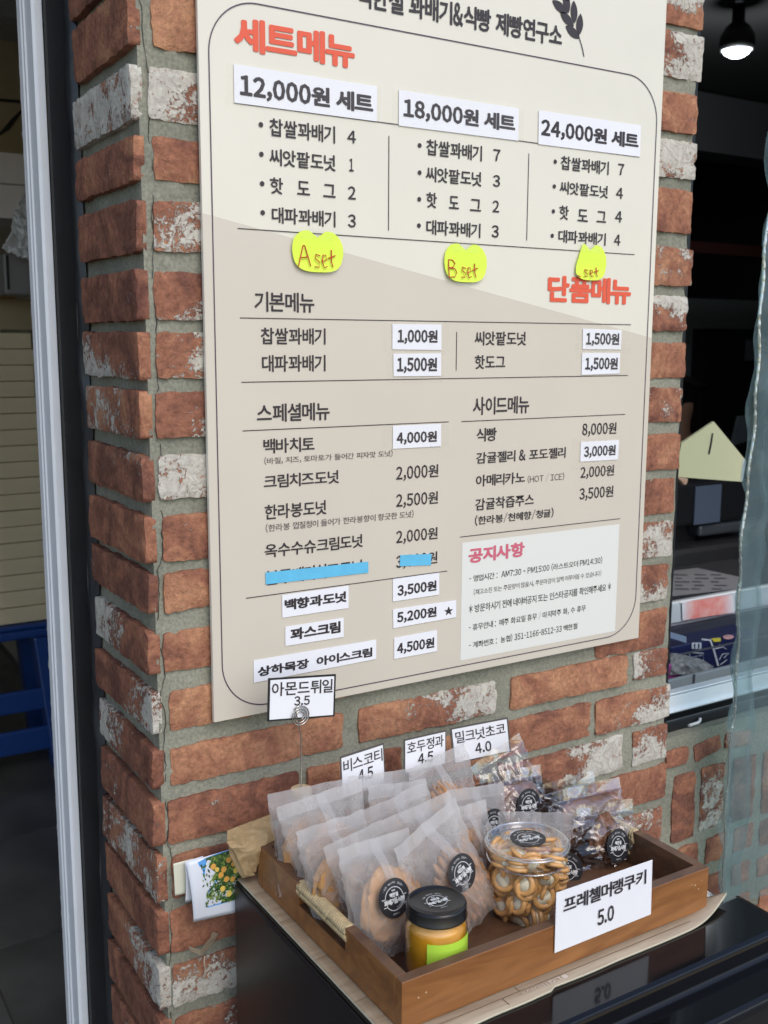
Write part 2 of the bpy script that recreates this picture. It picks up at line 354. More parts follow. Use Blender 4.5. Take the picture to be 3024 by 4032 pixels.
# ------------------------------------------------------------------ ground, interior shell
mk('pavement', [(-8, -10, 0), (10, -10, 0), (10, .04, 0), (-8, .04, 0)], [(0, 1, 2, 3)], simple('pavement_stone', (.24, .225, .2), .9, var=.2, vscale=3, bump=.002, bscale=30))['kind'] = 'structure'
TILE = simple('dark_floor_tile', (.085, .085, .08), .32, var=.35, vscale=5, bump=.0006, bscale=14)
fl = root('floor', (1.5, 2, -.02), 'dark interior floor of large tiles', None); del fl['label']; fl['kind'] = 'structure'
mk('grout', [(-2.5, .04, -.004), (6, .04, -.004), (6, 6, -.004), (-2.5, 6, -.004)], [(0, 1, 2, 3)], simple('grout_dark', (.06, .06, .055), .9), fl)
tm = meshdata('tile', [(-.297, -.297, 0), (.297, -.297, 0), (.297, .297, 0), (-.297, .297, 0), (-.297, -.297, -.01), (.297, -.297, -.01), (.297, .297, -.01), (-.297, .297, -.01)], [(0, 1, 2, 3), (0, 4, 5, 1), (1, 5, 6, 2), (2, 6, 7, 3), (3, 7, 4, 0)], TILE)
for i in range(12):
    for j in range(9):
        place('tile', tm, fl, Matrix.Translation((-2.1 + i * .6, .45 + j * .6, 0)))
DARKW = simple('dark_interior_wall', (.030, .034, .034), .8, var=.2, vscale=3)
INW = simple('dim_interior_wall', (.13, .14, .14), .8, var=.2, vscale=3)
def shell(name, a, b, mat):
    o = MB().box(*a, *b).build(name, mat); o['kind'] = 'structure'; return o
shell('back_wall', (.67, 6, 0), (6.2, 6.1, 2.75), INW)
shell('back_wall', (-2.6, 6, 0), (.669, 6.1, 2.95), simple('light_back_wall', (.5, .49, .45), .8))
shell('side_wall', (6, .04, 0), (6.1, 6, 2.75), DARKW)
LIGHTW = simple('light_interior_wall', (.62, .62, .58), .8, var=.06, vscale=3)
shell('side_wall', (-2.7, .4, 0), (-2.6, 6, 2.95), LIGHTW)
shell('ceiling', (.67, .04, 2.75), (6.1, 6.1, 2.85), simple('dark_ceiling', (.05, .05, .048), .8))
shell('ceiling', (-2.7, .35, 2.95), (.669, 6.1, 3.05), LIGHTW)
shell('upper_wall', (.93, .06, 2.45), (6, .2, 2.75), MORTAR)
shell('upper_wall', (-2.6, .24, 2.4), (-.0, .35, 2.95), MORTAR)
shell('upper_wall', (0, .251, 2.4), (.669, .349, 2.95), MORTAR)
shell('partition', (.62, .3, 0), (.67, 6, 2.95), simple('partition_wall', (.30, .27, .21), .8, var=.15, vscale=4))
shell('front_wall', (2.6, .06, .8), (6, .2, 2.45), MORTAR)

# ------------------------------------------------------------------ brick pillar
pil = root('brick_pillar', (.45, .1, 0), 'reclaimed brick pillar with grey mortar and lime-washed bricks carrying the menu board', 'brick pillar')
def rough_plane(nx, nz, P, amp, sc, seed, fade=None):
    V = []; F = []
    for j in range(nz + 1):
        for i in range(nx + 1):
            p, n = P(i / nx, j / nz); q = noise.fractal(p * sc + Vector((seed, 0, 0)), 1.0, 2.0, 4)
            V.append(p + n * (q * amp * (fade(i, j) if fade else 1)))
    for j in range(nz):
        for i in range(nx):
            a = j * (nx + 1) + i; F.append((a, a + 1, a + nx + 2, a + nx + 1))
    return V, F
X1 = .888
mo = MB()
V, F = rough_plane(110, 260, lambda u, v: (Vector((u * X1, .0, v * 2.75)), Vector((0, -1, 0))), .0028, 22, 3, lambda i, j: 0 if i == 0 else 1); mo.add(V, F)
V, F = rough_plane(24, 260, lambda u, v: (Vector((.0, .24 - u * .24, v * 2.75)), Vector((-1, 0, 0))), .0022, 22, 3, lambda i, j: 0 if i == 24 else 1); mo.add(V, F)
mo.box(.006, .004, 0, X1 - .004, .24, 2.75)
mo.build('mortar', MORTAR, pil, smooth=True)

def smooth01(x): return x * x * (3 - 2 * x)
def brick(u0, u1, z0, z1, parent, frame='front', base=0.0, prot=.0048, white=0., wx=0., wz=0., tone=0., tilt=0., depth=.004):
    """one hand-made brick: ragged outline, crisp worn arrises, uneven face. frame 'front': face looks -Y; 'side': face looks -X"""
    W, Hh = (u1 - u0) / 2, (z1 - z0) / 2; cu, cz = (u0 + u1) / 2, (z0 + z1) / 2
    nx = max(8, int(W * 2 / .006)); nz = max(8, int(Hh * 2 / .006)); sd = rnd.random() * 100
    nx = min(nx, 44); nz = min(nz, 40)
    pr = prot + rnd.uniform(-.001, .0015); lx = rnd.uniform(-.0015, .0015); lz = rnd.uniform(-.001, .001)
    V = []; F = []
    ctl = (1, 1)
    rows = nz + 1; cols = nx + 1
    for j in range(rows):
        for i in range(cols):
            a = -1 + 2 * i / nx; b = -1 + 2 * j / nz
            # ragged outline
            ex = noise.noise(Vector((sd, b * Hh * 38, 1.3 if a > 0 else 7.7))) * .0024 + noise.noise(Vector((sd, b * Hh * 190, 2.3 if a > 0 else 9.7))) * .0019
            ez = noise.noise(Vector((sd + 3, a * W * 38, 4.3 if b > 0 else 5.7))) * .0022 + noise.noise(Vector((sd + 3, a * W * 190, 4.9 if b > 0 else 5.1))) * .0019
            cornr = max(0, abs(a) + abs(b) - 1.92) * .014
            x = a * (W + ex - cornr); z = b * (Hh + ez - cornr)
            da = (1 - abs(a)) * W; db = (1 - abs(b)) * Hh
            ed = min(da, db); rr = .0016
            rnd_ = 0 if ed > rr else (rr - ed) / rr * .0013 * (1 + noise.noise(Vector((x * 90, z * 90, sd))))
            q = noise.fractal(Vector((x * 34 + sd, z * 34, sd)), .55, 2.1, 5) * .0010
            chip = noise.noise(Vector((x * 55, z * 55 + sd, 3)))
            ch = max(0, chip - .28) * .010 * max(0, 1 - ed / .010)
            y = pr + q + lx * a + lz * b - rnd_ - ch
            V.append((x, y, z))
    for j in range(nz):
        for i in range(nx):
            k = j * cols + i; F.append((k, k + 1, k + cols + 1, k + cols))
    # skirt into the mortar
    ring = [i for i in range(cols)] + [j * cols + nx for j in range(1, rows)] + [nz * cols + i for i in range(nx - 1, -1, -1)] + [j * cols for j in range(nz - 1, 0, -1)]
    b0 = len(V)
    n = len(ring)
    for k in ring: V.append(V[k])
    for k in ring: V.append((V[k][0] * 1.0, -depth, V[k][2]))
    for k in range(n): F.append((b0 + k, b0 + n + k, b0 + n + (k + 1) % n, b0 + (k + 1) % n))
    ct, st = math.cos(tilt), math.sin(tilt); O = []
    for x, y, z in V:
        x, z = x * ct - z * st, x * st + z * ct
        O.append(Vector((cu + x, base - y, cz + z)) if frame == 'front' else Vector((base - y, cu + x, cz + z)))
    if frame == 'side': F = [tuple(reversed(f)) for f in F]
    o = mk('brick', O, F, BRICK, parent, smooth=True)
    o['white'] = float(white); o['wx'] = float(wx); o['wz'] = float(wz); o['tone'] = float(tone + rnd.uniform(-.03, .03)); o['side'] = 1.0 if frame == 'side' else 0.0
    return o
# course heights, read off the left-hand column
LY = [(605, -60, 179), (590, 257, 466), (611, 535, 707), (608, 785, 984), (616, 1066, 1259), (621, 1310, 1493), (621, 1545, 1728), (632, 1797, 1976), (650, 2037, 2218), (651, 2262, 2418), (650, 2498, 2657), (674, 2729, 2888), (676, 2953, 3105), (670, 3163, 3333), (683, 3380, 3550), (678, 3593.6, 3762), (687, 3811, 3977), (697, 4020, 4180)]
CR = [(onY(x, b, -.008).z, onY(x, a, -.008).z, onY(x, (a + b) / 2, -.008).x) for x, a, b in LY]
zb, zt, _ = CR[-1]
for k in range(1, 9): CR.append((zb - .0745 * k, zt - .0745 * k, .012))
CR_UP = [(CR[0][0] + .0765 * k, CR[0][1] + .0765 * k, .012) for k in range(1, 9)]
# (white, wx, wz, tone) for the bricks of the front column at the left and of the right-hand edge
LW = [(.0, 0, 0, .12), (.72, 0, .5, .0), (.0, 0, 0, .08), (.66, .5, 0, .0), (.08, 0, -.8, .0), (.72, 1.1, .1, .0), (.45, 1.1, -.4, .0), (.85, .2, .2, 0), (.12, 0, -.3, .02), (.03, 0, 0, .07), (.0, 0, 0, .06), (.25, .5, 0, .10), (.0, 0, 0, .08), (.08, 0, 0, -.07), (.2, .8, 0, -.02), (.38, 1.5, .2, 0), (.62, 0, -.4, .0), (.5, .7, 0, 0)]
RW = [(.6, 0, 1.4, .04), (.50, 1.5, -.3, .0), (.0, 0, 0, .04), (.85, 0, 0, .0), (.0, 0, 0, .06), (.42, 0, .1, .02), (.42, .3, 1.2, .02), (.0, 0, 0, .03), (.30, 0, 0, -.02), (.02, 0, 0, -.06), (.0, 0, 0, .0), (.5, .8, -.5, .0), (.48, .0, -1.2, .0), (.0, 0, 0, -.03)]
for k, (z0, z1, x0) in enumerate(CR):
    w4 = LW[k] if k < len(LW) else (rnd.choice((0, 0, .3, .6)), rnd.uniform(-1, 1), 0, rnd.uniform(-.08, .08))
    long = k >= 12
    ends = {12: .2583, 13: .1905, 14: .246, 15: .2445, 16: .205}
    xe = ends.get(k, .25 if k % 2 == 0 else .19) if long else .125
    brick(x0, xe, z0, z1, pil, white=w4[0], wx=w4[1], wz=w4[2], tone=w4[3])
for (z0, z1, x0) in CR_UP: brick(x0, .2, z0, z1, pil, white=rnd.choice((0, .5)), tone=.03)
# right-hand end of the pillar: centre heights read off the picture
RY = [(-50, 120), (145, 325), (375, 532), (562, 710), (752, 920), (980, 1128), (1168, 1304), (1350, 1487), (1527, 1660), (1706, 1846), (1882, 2016), (2050, 2188), (2220, 2358), (2395, 2540)]
RX = [2779, 2775, 2751, 2745, 2733, 2731, 2712, 2706, 2692, 2684, 2664, 2658, 2637, 2631]
for (a, b), x, w4, k in zip(RY, RX, RW, range(99)):
    p0 = onY(x, b, -.008); p1 = onY(x, a, -.008)
    brick(.722 if k % 2 == 1 else .80, (p0.x + p1.x) / 2, p0.z, p1.z, pil, white=w4[0], wx=w4[1], wz=w4[2], tone=w4[3])
zt = onY(2779, 60, -.008).z
for k in range(1, 8): brick(.79, .898 + rnd.uniform(-.006, .006), zt - .028 + k * .0762, zt + .028 + k * .0762, pil, white=rnd.choice((0, .5)))
# bricks that show below the board
def row(px, w4, **kw):
    (xa, ya, xb, yb) = px; p0 = onY(xa, ya, -.008); p1 = onY(xb, yb, -.008)
    return brick(p0.x, p1.x, min(p0.z, p1.z), max(p0.z, p1.z), pil, white=w4[0], wx=w4[1], wz=w4[2], tone=w4[3], **kw)
z11 = CR[11]
brick(.150, .37, z11[0], z11[1], pil, tone=.04)
brick(.385, .715, z11[0] + .004, z11[1], pil, white=.45, wx=1.4, wz=-.3)
r12 = CR[12]
brick(.2845, .5231, r12[0], r12[1], pil, white=.34, wx=1.5, wz=.4, tone=.07)
brick(.5518, .7907, r12[0] - .0015, r12[1] - .001, pil, tone=.10)
brick(.8087, .8840, r12[0], r12[1] - .004, pil, white=.52, wx=-.6, wz=.2, tone=.0)
r13 = CR[13]
brick(.2035, .355, r13[0], r13[1], pil, tone=-.02)
brick(.372, .520, r13[0], r13[1], pil, tone=.08)
brick(.532, .7161, r13[0], r13[1], pil, tone=.05)
brick(.7275, .8965, r13[0] - .002, r13[1] - .002, pil, white=.42, wx=.9, wz=-.6, tone=.05)
r14 = CR[14]
brick(.262, .5, r14[0], r14[1], pil); brick(.56, .7905, r14[0] + .002, r14[1] + .004, pil, white=.46, wx=1.5, wz=0)
brick(.815, .8945, r14[0], r14[1] + .003, pil, white=.68, wx=-.1, wz=-.8)
r15 = CR[15]
brick(.27, .46, r15[0], r15[1], pil); brick(.475, .70, r15[0], r15[1], pil); brick(.716, .896, r15[0] + .002, r15[1] + .004, pil, tone=.0)
r16 = CR[16]
brick(.22, .45, r16[0], r16[1], pil); brick(.465, .70, r16[0], r16[1], pil); brick(.80, .892, r16[0] + .002, r16[1] + .003, pil, white=.42)
for k in range(17, len(CR)):
    z0, z1, _ = CR[k]; brick(.68 + (k % 2) * .1, .892, z0, z1, pil, white=rnd.choice((0, 0, .5)), tone=rnd.uniform(-.05, .05))
# bricks on the return (left) face
SW = [(.0, 0, 0, .03), (.85, .2, 0, 0), (.06, 0, 0, -.05), (.02, 0, 0, -.06), (.02, 0, 0, -.08), (.42, .9, -.7, -.02), (.46, .4, 0, -.02), (.12, 0, .5, -.08), (.0, 0, 0, -.07), (.05, 0, 0, -.07), (.4, 1.4, 0, -.08), (.3, -.8, 0, -.08), (.32, 1.3, 0, -.10), (.15, 0, 0, -.09), (.40, 0, 0, -.06), (.04, 0, 0, -.05), (.38, -.9, 0, -.06), (.1, 0, 0, -.08)]
for k, (z0, z1, _) in enumerate(CR[:18] + CR_UP[:5] + CR[18:]):
    w4 = SW[k] if k < len(SW) else (.1, 0, 0, -.04)
    brick(-.0012, .226 + rnd.uniform(-.006, .003), z0 - .001, z1 + .001, pil, frame='side', base=.0, prot=.0112, depth=.004, white=w4[0], wx=w4[1], wz=w4[2], tone=w4[3])
# hairline crack down the joint beside the corner
QR = random.Random(3); cz = 2.0; xx = .006; cr_ = MB()
while cz > .55:
    pts = []; L_ = QR.uniform(.06, .2); z1_ = cz - L_
    while cz > z1_:
        xx = max(.0025, min(.013, xx + QR.uniform(-.0028, .0028))); pts.append((xx, -.0012, cz)); cz -= QR.uniform(.003, .013)
    if len(pts) > 2: cr_.tube(pts, [QR.uniform(.0003, .0007) for _ in pts], 4)
    cz -= QR.uniform(.0, .06)
cr_.build('crack', CRACKM, pil)

# ------------------------------------------------------------------ low wall under the hatch
YL = .028
low = root('low_brick_wall', (1.7, .1, 0), 'low brick wall with upright bricks under the serving hatch', 'brick wall')
zs = onY(2607, 2912, YL).z
mo = MB(); V, F = rough_plane(150, 90, lambda u, v: (Vector((.86 + u * 2.2, YL, v * zs)), Vector((0, -1, 0))), .003, 22, 9); mo.add(V, F)
V, F = rough_plane(150, 10, lambda u, v: (Vector((.86 + u * 2.2, YL + v * .2, zs)), Vector((0, 0, 1))), .002, 22, 9); mo.add(V, F)
mo.box(.86, YL + .004, 0, 6, .2, zs - .004); mo.build('mortar', MORTAR, low, smooth=True)
Z4 = (2400, 2800, .3761)
def P4(z, x, y): return (z[0] + z[2] * x, z[1] + z[2] * y)
def lb(x0, y0, x1, y1, tilt=0., **kw):
    a = onY(*P4(Z4, x0, y1), YL); b = onY(*P4(Z4, x1, y0), YL)
    ym = P4(Z4, 0, (y0 + y1) / 2)[1]
    xa = onY(P4(Z4, x0, 0)[0], ym, YL).x; xb = onY(P4(Z4, x1, 0)[0], ym, YL).x
    xm = P4(Z4, (x0 + x1) / 2, 0)[0]
    z0 = onY(xm, P4(Z4, 0, y1)[1], YL).z; z1 = onY(xm, P4(Z4, 0, y0)[1], YL).z
    brick(xa, xb, z0, z1, low, base=YL, prot=.0045, tilt=tilt, **kw)
lb(590, 395, 805, 560, tone=-.08, white=.15); lb(880, 300, 1150, 460, tone=-.08, tilt=.18); lb(1200, 210, 1480, 360, tone=.0, tilt=-.1)
lb(650, 660, 872, 1340, tone=-.07); lb(945, 570, 1180, 1215, white=.5, wz=-.5, tone=-.08)
lb(1265, 480, 1500, 1120, tone=-.04); lb(1595, 400, 1830, 1030, tone=.03)
lb(700, 1405, 915, 1625, tone=.0); lb(1000, 1300, 1205, 1560, tone=.02); lb(1290, 1200, 1490, 1440, tone=0); lb(1565, 1120, 1790, 1370, tone=-.08)
lb(1010, 1690, 1195, 1930, tone=-.05); lb(720, 1740, 915, 1960, tone=-.05); lb(1270, 1590, 1460, 1800, tone=-.03); lb(1540, 1500, 1760, 1700, tone=-.05); lb(1560, 1840, 1780, 2050, tone=0)
lb(1240, 1920, 1450, 2130, tone=.03)
for i in range(9):
    x = 1.33 + i * .085
    brick(x, x + .066, zs - .27, zs - .09, low, base=YL, prot=.0045, tone=rnd.uniform(-.08, .05), white=rnd.choice((0, .4)))
    brick(x + .01, x + .065, zs - .07, zs - .012, low, base=YL, prot=.0045, tone=rnd.uniform(-.08, .05))
for r in range(7):
    for i in range(14):
        x = .92 + i * .115 + (r % 2) * .05; z = zs - .35 - r * .075
        if z < .0 or (x < 1.33 and r < 1): continue
        brick(x, x + .098, z - .028, z + .028, low, base=YL, prot=.0045, tone=rnd.uniform(-.08, .05), white=rnd.choice((0, 0, .4)))

# ------------------------------------------------------------------ door jamb at the left
jam = root('door_jamb', (0, .33, 0), 'black ribbed door jamb sealed to the side of the brick pillar', 'door frame')
j = MB(); j.box(-.004, .238, 0, .03, .372, 2.4)
for i in range(22):
    y = .246 + i * .0052; j.box(-.0049, y, 0, -.0038, y + .0026, 2.4)
j.build('jamb_profile', BLK, jam)
V, F = [], []
nz_ = 420
for k in range(nz_ + 1):
    z = k / nz_ * 2.4; a = noise.noise(Vector((z * 14, 0, 5))); b = noise.noise(Vector((z * 30, 3, 5))); c2 = noise.noise(Vector((z * 9, 7, 5)))
    y0 = .222 + a * .010 + b * .004; y1 = .262 + c2 * .012
    V += [(-.003, y0, z), (-.0105 - b * .0022, y0 + .006, z), (-.0135 - a * .003, (y0 + y1) / 2 - .005, z), (-.008 - c2 * .0015, y1 - .008, z), (-.0046, y1, z)]
for k in range(nz_):
    for i in range(4): F.append((k * 5 + i, k * 5 + i + 1, k * 5 + i + 6, k * 5 + i + 5))
mk('sealant', V, F, SILI, jam, smooth=True)
g = MB(); g.box(.004, .372, 0, .03, .394, 2.4); g.build('rubber_gap', simple('deep_black', (.004, .004, .004), .9), jam)
wsx = root('white_trim', (0, .45, 0), 'white ribbed plastic trim strip standing beside the black door jamb', 'trim strip')
prof = [(.0, .394), (-.010, .394), (-.014, .398), (-.014, .402), (-.011, .404), (-.011, .446), (-.0130, .449), (-.0130, .455), (-.011, .458), (-.011, .464), (-.0130, .467), (-.0130, .472), (-.011, .475), (-.0115, .492), (.0, .494)]
V = []; F = []
for z in (0, 2.4): V += [(x, y + .002, z) for x, y in prof]
n = len(prof)
for i in range(n): F.append((i, (i + 1) % n, n + (i + 1) % n, n + i))
F += [tuple(range(n)), tuple(range(2 * n - 1, n - 1, -1))]
mk('trim_profile', V, F, WSTRIP, wsx)
rp = MB(); V, F = rough_plane(3, 500, lambda u, v: (Vector((-.0105 + u * .01, .4965 + u * .010, v * 2.4)), Vector((-.7, .3, 0))), .004, 45, 4); rp.add(V, F)
rp.build('ragged_film_edge', simple('dull_white_film', (.5, .52, .54), .5), wsx, smooth=True)

# ------------------------------------------------------------------ menu board
YB = -.0145
Z2 = (700, 0, .72333); Z3 = (1800, 0, .73780); Zq = (700, 1100, .72333); Z5 = (1700, 1100, .72333); Z6 = (700, 2100, .72333); Z7 = (1700, 1900, .60277)
def UV(z, x, y):
    p = onY(*P4(z, x, y), YB); return p.x, p.z
brd = root('menu_board', (.445, YB, 1.02), 'large beige bakery menu board with rounded border fixed to the brick pillar', 'menu board')
bx0, bx1, bz0, bz1 = .0722, .8190, 1.0215, 2.30
# slight taper of the sheet as it hangs
tl, tr_, br_, bl_ = onY(769, 0, YB), onY(2631.5, 0, YB), onY(2509, 2515, YB), onY(850, 2841, YB)
bx0 = (tl.x + bl_.x) / 2; bx1 = (tr_.x + br_.x) / 2; bz0 = (br_.z + bl_.z) / 2
MB().box(bx0, YB, bz0, bx1, YB + .006, bz1).build('panel', BOARD, brd, bevel=.0006)
def flat(name, pts, mat, parent, y, th=.0):
    V = [Vector((u, y, v)) for u, v in pts]; return mk(name, V, [tuple(reversed(range(len(V))))], mat, parent)
pa = onY(800, 840, YB); pb = onY(2564, 1330, YB)
sl_ = (pb.z - pa.z) / (pb.x - pa.x); za = pa.z + sl_ * (bx0 - pa.x); zbb = pa.z + sl_ * (bx1 - pa.x)
flat('tan_field', [(bx0 + .0004, bz0 + .0004), (bx1 - .0004, bz0 + .0004), (bx1 - .0004, zbb), (bx0 + .0004, za)], BTAN, brd, YB - .0003)
nq = [UV(Z7, 193, 393), UV(Z7, 1220, 272), UV(Z7, 1200, 972), UV(Z7, 190, 1158)]
nx0 = (nq[0][0] + nq[3][0]) / 2; nx1 = (nq[1][0] + nq[2][0]) / 2; nz1 = (nq[0][1] + nq[1][1]) / 2; nz0 = (nq[2][1] + nq[3][1]) / 2
flat('notice_panel', [(nx0, nz0), (nx1, nz0), (nx1, nz1), (nx0, nz1)], BNOTICE, brd, YB - .0006)
# border
def px(x, y): p = onY(x, y, YB); return (p.x, p.z)
l0 = px(812, 152)[0]; l1 = UV(Z6, 245, 700)[0]; gx0 = (l0 + l1) / 2
gz0 = (UV(Z7, 0, 1232)[1] + UV(Z7, 1180, 1010)[1]) / 2; gz1 = (UV(Z3, 0, 226)[1] + UV(Z3, 900, 388)[1]) / 2
gx1 = (UV(Z3, 1078, 650)[0] + UV(Z7, 1320, 720)[0]) / 2
rr = .062
def rrect(x0, z0, x1, z1, r, n=14):
    P = []
    for cx, cz, a0 in ((x1 - r, z1 - r, 0), (x0 + r, z1 - r, 90), (x0 + r, z0 + r, 180), (x1 - r, z0 + r, 270)):
        for k in range(n + 1):
            a = R(a0 + 90 * k / n); P.append((cx + math.cos(a) * r, cz + math.sin(a) * r))
    return P
A = rrect(gx0, gz0, gx1, gz1, rr); B = rrect(gx0 + .0014, gz0 + .0014, gx1 - .0014, gz1 - .0014, rr - .0014)
n = len(A); V = [(x, YB - .0009, z) for x, z in A + B]
mk('border_line', V, [(i, (i + 1) % n, n + (i + 1) % n, n + i) for i in range(n)], LINE, brd)
# rules
rules = MB()
def rule(z, xa, ya, xb, yb, w=.0011, vert=False):
    a = UV(z, xa, ya) if z else px(xa, ya); b = UV(z, xb, yb) if z else px(xb, yb)
    if vert:
        x = (a[0] + b[0]) / 2; P = [(x - w / 2, b[1]), (x + w / 2, b[1]), (x + w / 2, a[1]), (x - w / 2, a[1])]
    else:
        zz = (a[1] + b[1]) / 2; P = [(a[0], zz - w / 2), (b[0], zz - w / 2), (b[0], zz + w / 2), (a[0], zz + w / 2)]
    rules.add([(u, YB - .0009, v) for u, v in P], [(3, 2, 1, 0)])
for q in [(922, 405, 2517, 618), (935, 899, 2497, 1003), (944.5, 1251, 2483, 1279), (950, 1504, 2470, 1479), (954.6, 1695, 1766, 1662), (1815.7, 1660, 2460, 1631), (967.6, 2355, 1759.6, 2248), (1810, 2114, 2440, 2042)]: rule(None, *q)
for q in [(1529.6, 535, 1529.6, 907.7), (2082.6, 605, 2071.5, 946.6), (1797, 1307.6, 1795, 1459)]: rule(None, *q, vert=True)
rules.build('ruled_lines', INK, brd)
def tbox(z, xa, ya, xb, yb):
    a = UV(z, xa, ya); b = UV(z, xb, yb); return min(a[0], b[0]), min(a[1], b[1]), max(a[0], b[0]), max(a[1], b[1])
def tput(mb, s, z, q, off=.012, y=YB - .0010, sq=1.0):
    x0, z0, x1, z1 = tbox(z, *q)
    if not isinstance(mb, MB):
        m_ = MB(); put_text(m_, s, lambda u, v: (x0 + u * (x1 - x0), y, z0 + v * (z1 - z0)), off); m_.build('lettering', mb, brd); return
    put_text(mb, s, lambda u, v: (x0 + u * (x1 - x0), y, z0 + v * (z1 - z0)), off)
ID = (0, 0, 1.0)
tput(REDI, '세트메뉴', Z2, (302, 83, 962, 378), .040); tput(REDI, '단품메뉴', ID, (2157, 1083, 2481, 1200), .040)
tput(PINKI, '공지사항', Z7, (237, 530, 605, 385), .040)
tx = MB()
tput(INK, '백한철 꽈배기&식빵 제빵연구소', ID, (1405, 26, 2213, 98), .026)
for z, items in ((Z2, [('찹쌀꽈배기', 497, 642, 855, 782), ('4', 922, 708, 968, 782), ('씨앗팥도넛', 497, 806, 857, 935), ('1', 932, 862, 956, 935), ('핫', 500, 963, 572, 1060), ('도', 648, 983, 718, 1065), ('그', 790, 1000, 857, 1078), ('2', 925, 1012, 967, 1088), ('대파꽈배기', 510, 1125, 857, 1238), ('3', 925, 1165, 968, 1240)]),
                 (ID, [('찹쌀꽈배기', 1678, 547, 1896, 636), ('씨앗팥도넛', 1676, 654, 1894, 736), ('대파꽈배기', 1678, 864, 1890, 938)]),
                 (Z2, [('핫', 1352, 1045, 1408, 1135), ('도', 1476, 1065, 1528, 1140)]),
                 (Z3, [('7', 192, 795, 228, 862), ('3', 190, 932, 227, 1000), ('그', 68, 1060, 125, 1130), ('2', 188, 1068, 222, 1135), ('3', 183, 1200, 220, 1270),
                       ('찹쌀꽈배기', 553, 830, 806, 935), ('7', 858, 872, 888, 937), ('씨앗팥도넛', 547, 965, 802, 1060), ('4', 848, 1000, 882, 1062), ('핫', 545, 1095, 592, 1175), ('도', 643, 1115, 695, 1185), ('그', 745, 1125, 792, 1190), ('4', 843, 1125, 877, 1188), ('대파꽈배기', 540, 1225, 790, 1312), ('4', 837, 1250, 868, 1312)]),
                 (Zq, [('기본메뉴', 415, 65, 742, 182), ('찹쌀꽈배기', 450, 262, 803, 355), ('대파꽈배기', 456, 412, 803, 500), ('스페셜메뉴', 430, 780, 825, 668), ('백바치토', 465, 950, 742, 855), ('크림치즈도넛', 468, 1140, 875, 1037), ('2,000원', 1187, 1092, 1417, 1003), ('한라봉도넛', 472, 1310, 807, 1200), ('2,500원', 1187, 1240, 1415, 1150), ('옥수수슈크림도넛', 472, 1518, 1005, 1385), ('2,000원', 1187, 1437, 1413, 1345)]),
                 (Z6, [('블루베리치즈도넛', 478, 285, 1005, 140), ('3,000원', 1187, 190, 1412, 95)]),
                 (Z5, [('씨앗팥도넛', 233, 282, 510, 360), ('핫도그', 233, 412, 397, 487), ('사이드메뉴', 222, 740, 530, 632), ('식빵', 242, 885, 352, 805), ('8,000원', 817, 850, 1005, 775), ('감귤젤리 & 포도젤리', 240, 1005, 728, 910), ('아메리카노', 238, 1130, 507, 1045), ('2,000원', 807, 1082, 992, 1007), ('감귤착즙주스', 235, 1260, 555, 1165), ('(한라봉/천혜향/청귤)', 233, 1342, 662, 1240), ('3,500원', 802, 1200, 988, 1120)]),
                 (Z7, [('- 영업시간 :  AM7:30 ~ PM15:00 (라스트오더 PM14:30)', 242, 655, 1112, 480), ('* 방문하시기 전에 네이버공지 또는 인스타공지를 확인해주세요 *', 240, 855, 1170, 652), ('- 휴무안내 :  매주 화요일 휴무 / 마지막주 화, 수 휴무', 240, 975, 1005, 790), ('- 계좌번호 :  농협) 351-1166-8512-33 백한철', 240, 1090, 950, 908)])):
    for s, *q in items: tput(INK, s, z, q, .017 if z is not Z7 else .012)
FINE = simple('brown_grey_print', (.13, .11, .10), .5)
tput(FINE, '(바질, 치즈, 토마토가 들어간 피자맛 도넛)', Zq, (470, 1010, 1168, 925), .006)
tput(FINE, '(한라봉 껍질청이 들어가 한라봉향이 향긋한 도넛)', Zq, (478, 1378, 1282, 1252), .006)
tput(FINE, '(HOT / ICE)', Z5, (520, 1110, 720, 1050), .0)
tput(FINE, '(재고소진 또는 주문량이 많을시, 주문마감이 일찍 이루어질 수 있습니다)', Z7, (272, 738, 1105, 568), .004)
for z, x, y in [(Z2, 451, 679), (Z2, 454, 840), (Z2, 458, 1000), (Z2, 461, 1158), (Z2, 1315, 792), (Z2, 1315, 940), (Z2, 1313, 1085), (Z2, 1311, 1228), (Z3, 522, 863), (Z3, 517, 995), (Z3, 512, 1128), (Z3, 506, 1258)]:
    c = UV(z, x, y); tx.add([(c[0] + math.cos(a * .524) * .0030, YB - .001, c[1] + math.sin(a * .524) * .0030) for a in range(12)], [tuple(reversed(range(12)))])
# wheat sprig
def leaf(cx, cy, L_, w_, ang):
    P = []
    for k in range(9): t = k / 8; P.append((t - .5, math.sin(math.pi * t) ** .8 * .5))
    for k in range(7, 0, -1): t = k / 8; P.append((t - .5, -math.sin(math.pi * t) ** .8 * .5))
    c = UV(Z3, cx, cy); ca, sa = math.cos(ang), math.sin(ang)
    tx.add([(c[0] + (x * ca * L_ - y * w_ * sa), YB - .001, c[1] + (x * sa * L_ + y * w_ * ca)) for x, y in P], [tuple(reversed(range(len(P))))])
for x, y, a in [(545, 37, 155), (582, 12, 105), (585, 103, 150), (622, 65, 95), (615, 172, 155), (652, 132, 85), (560, -35, 150), (560, -60, 100)]: leaf(x, y, .030, .0125, R(a))
stem = [UV(Z3, 648, 198), UV(Z3, 660, 235), UV(Z3, 669, 270), UV(Z3, 675, 303)]
for a, b in zip(stem, stem[1:]): tx.add([(a[0] - .0008, YB - .001, a[1]), (a[0] + .0008, YB - .001, a[1]), (b[0] + .0008, YB - .001, b[1]), (b[0] - .0008, YB - .001, b[1])], [(0, 1, 2, 3)])
tx.build('sprig_and_bullets', INK, brd)['kind'] = 'stuff'
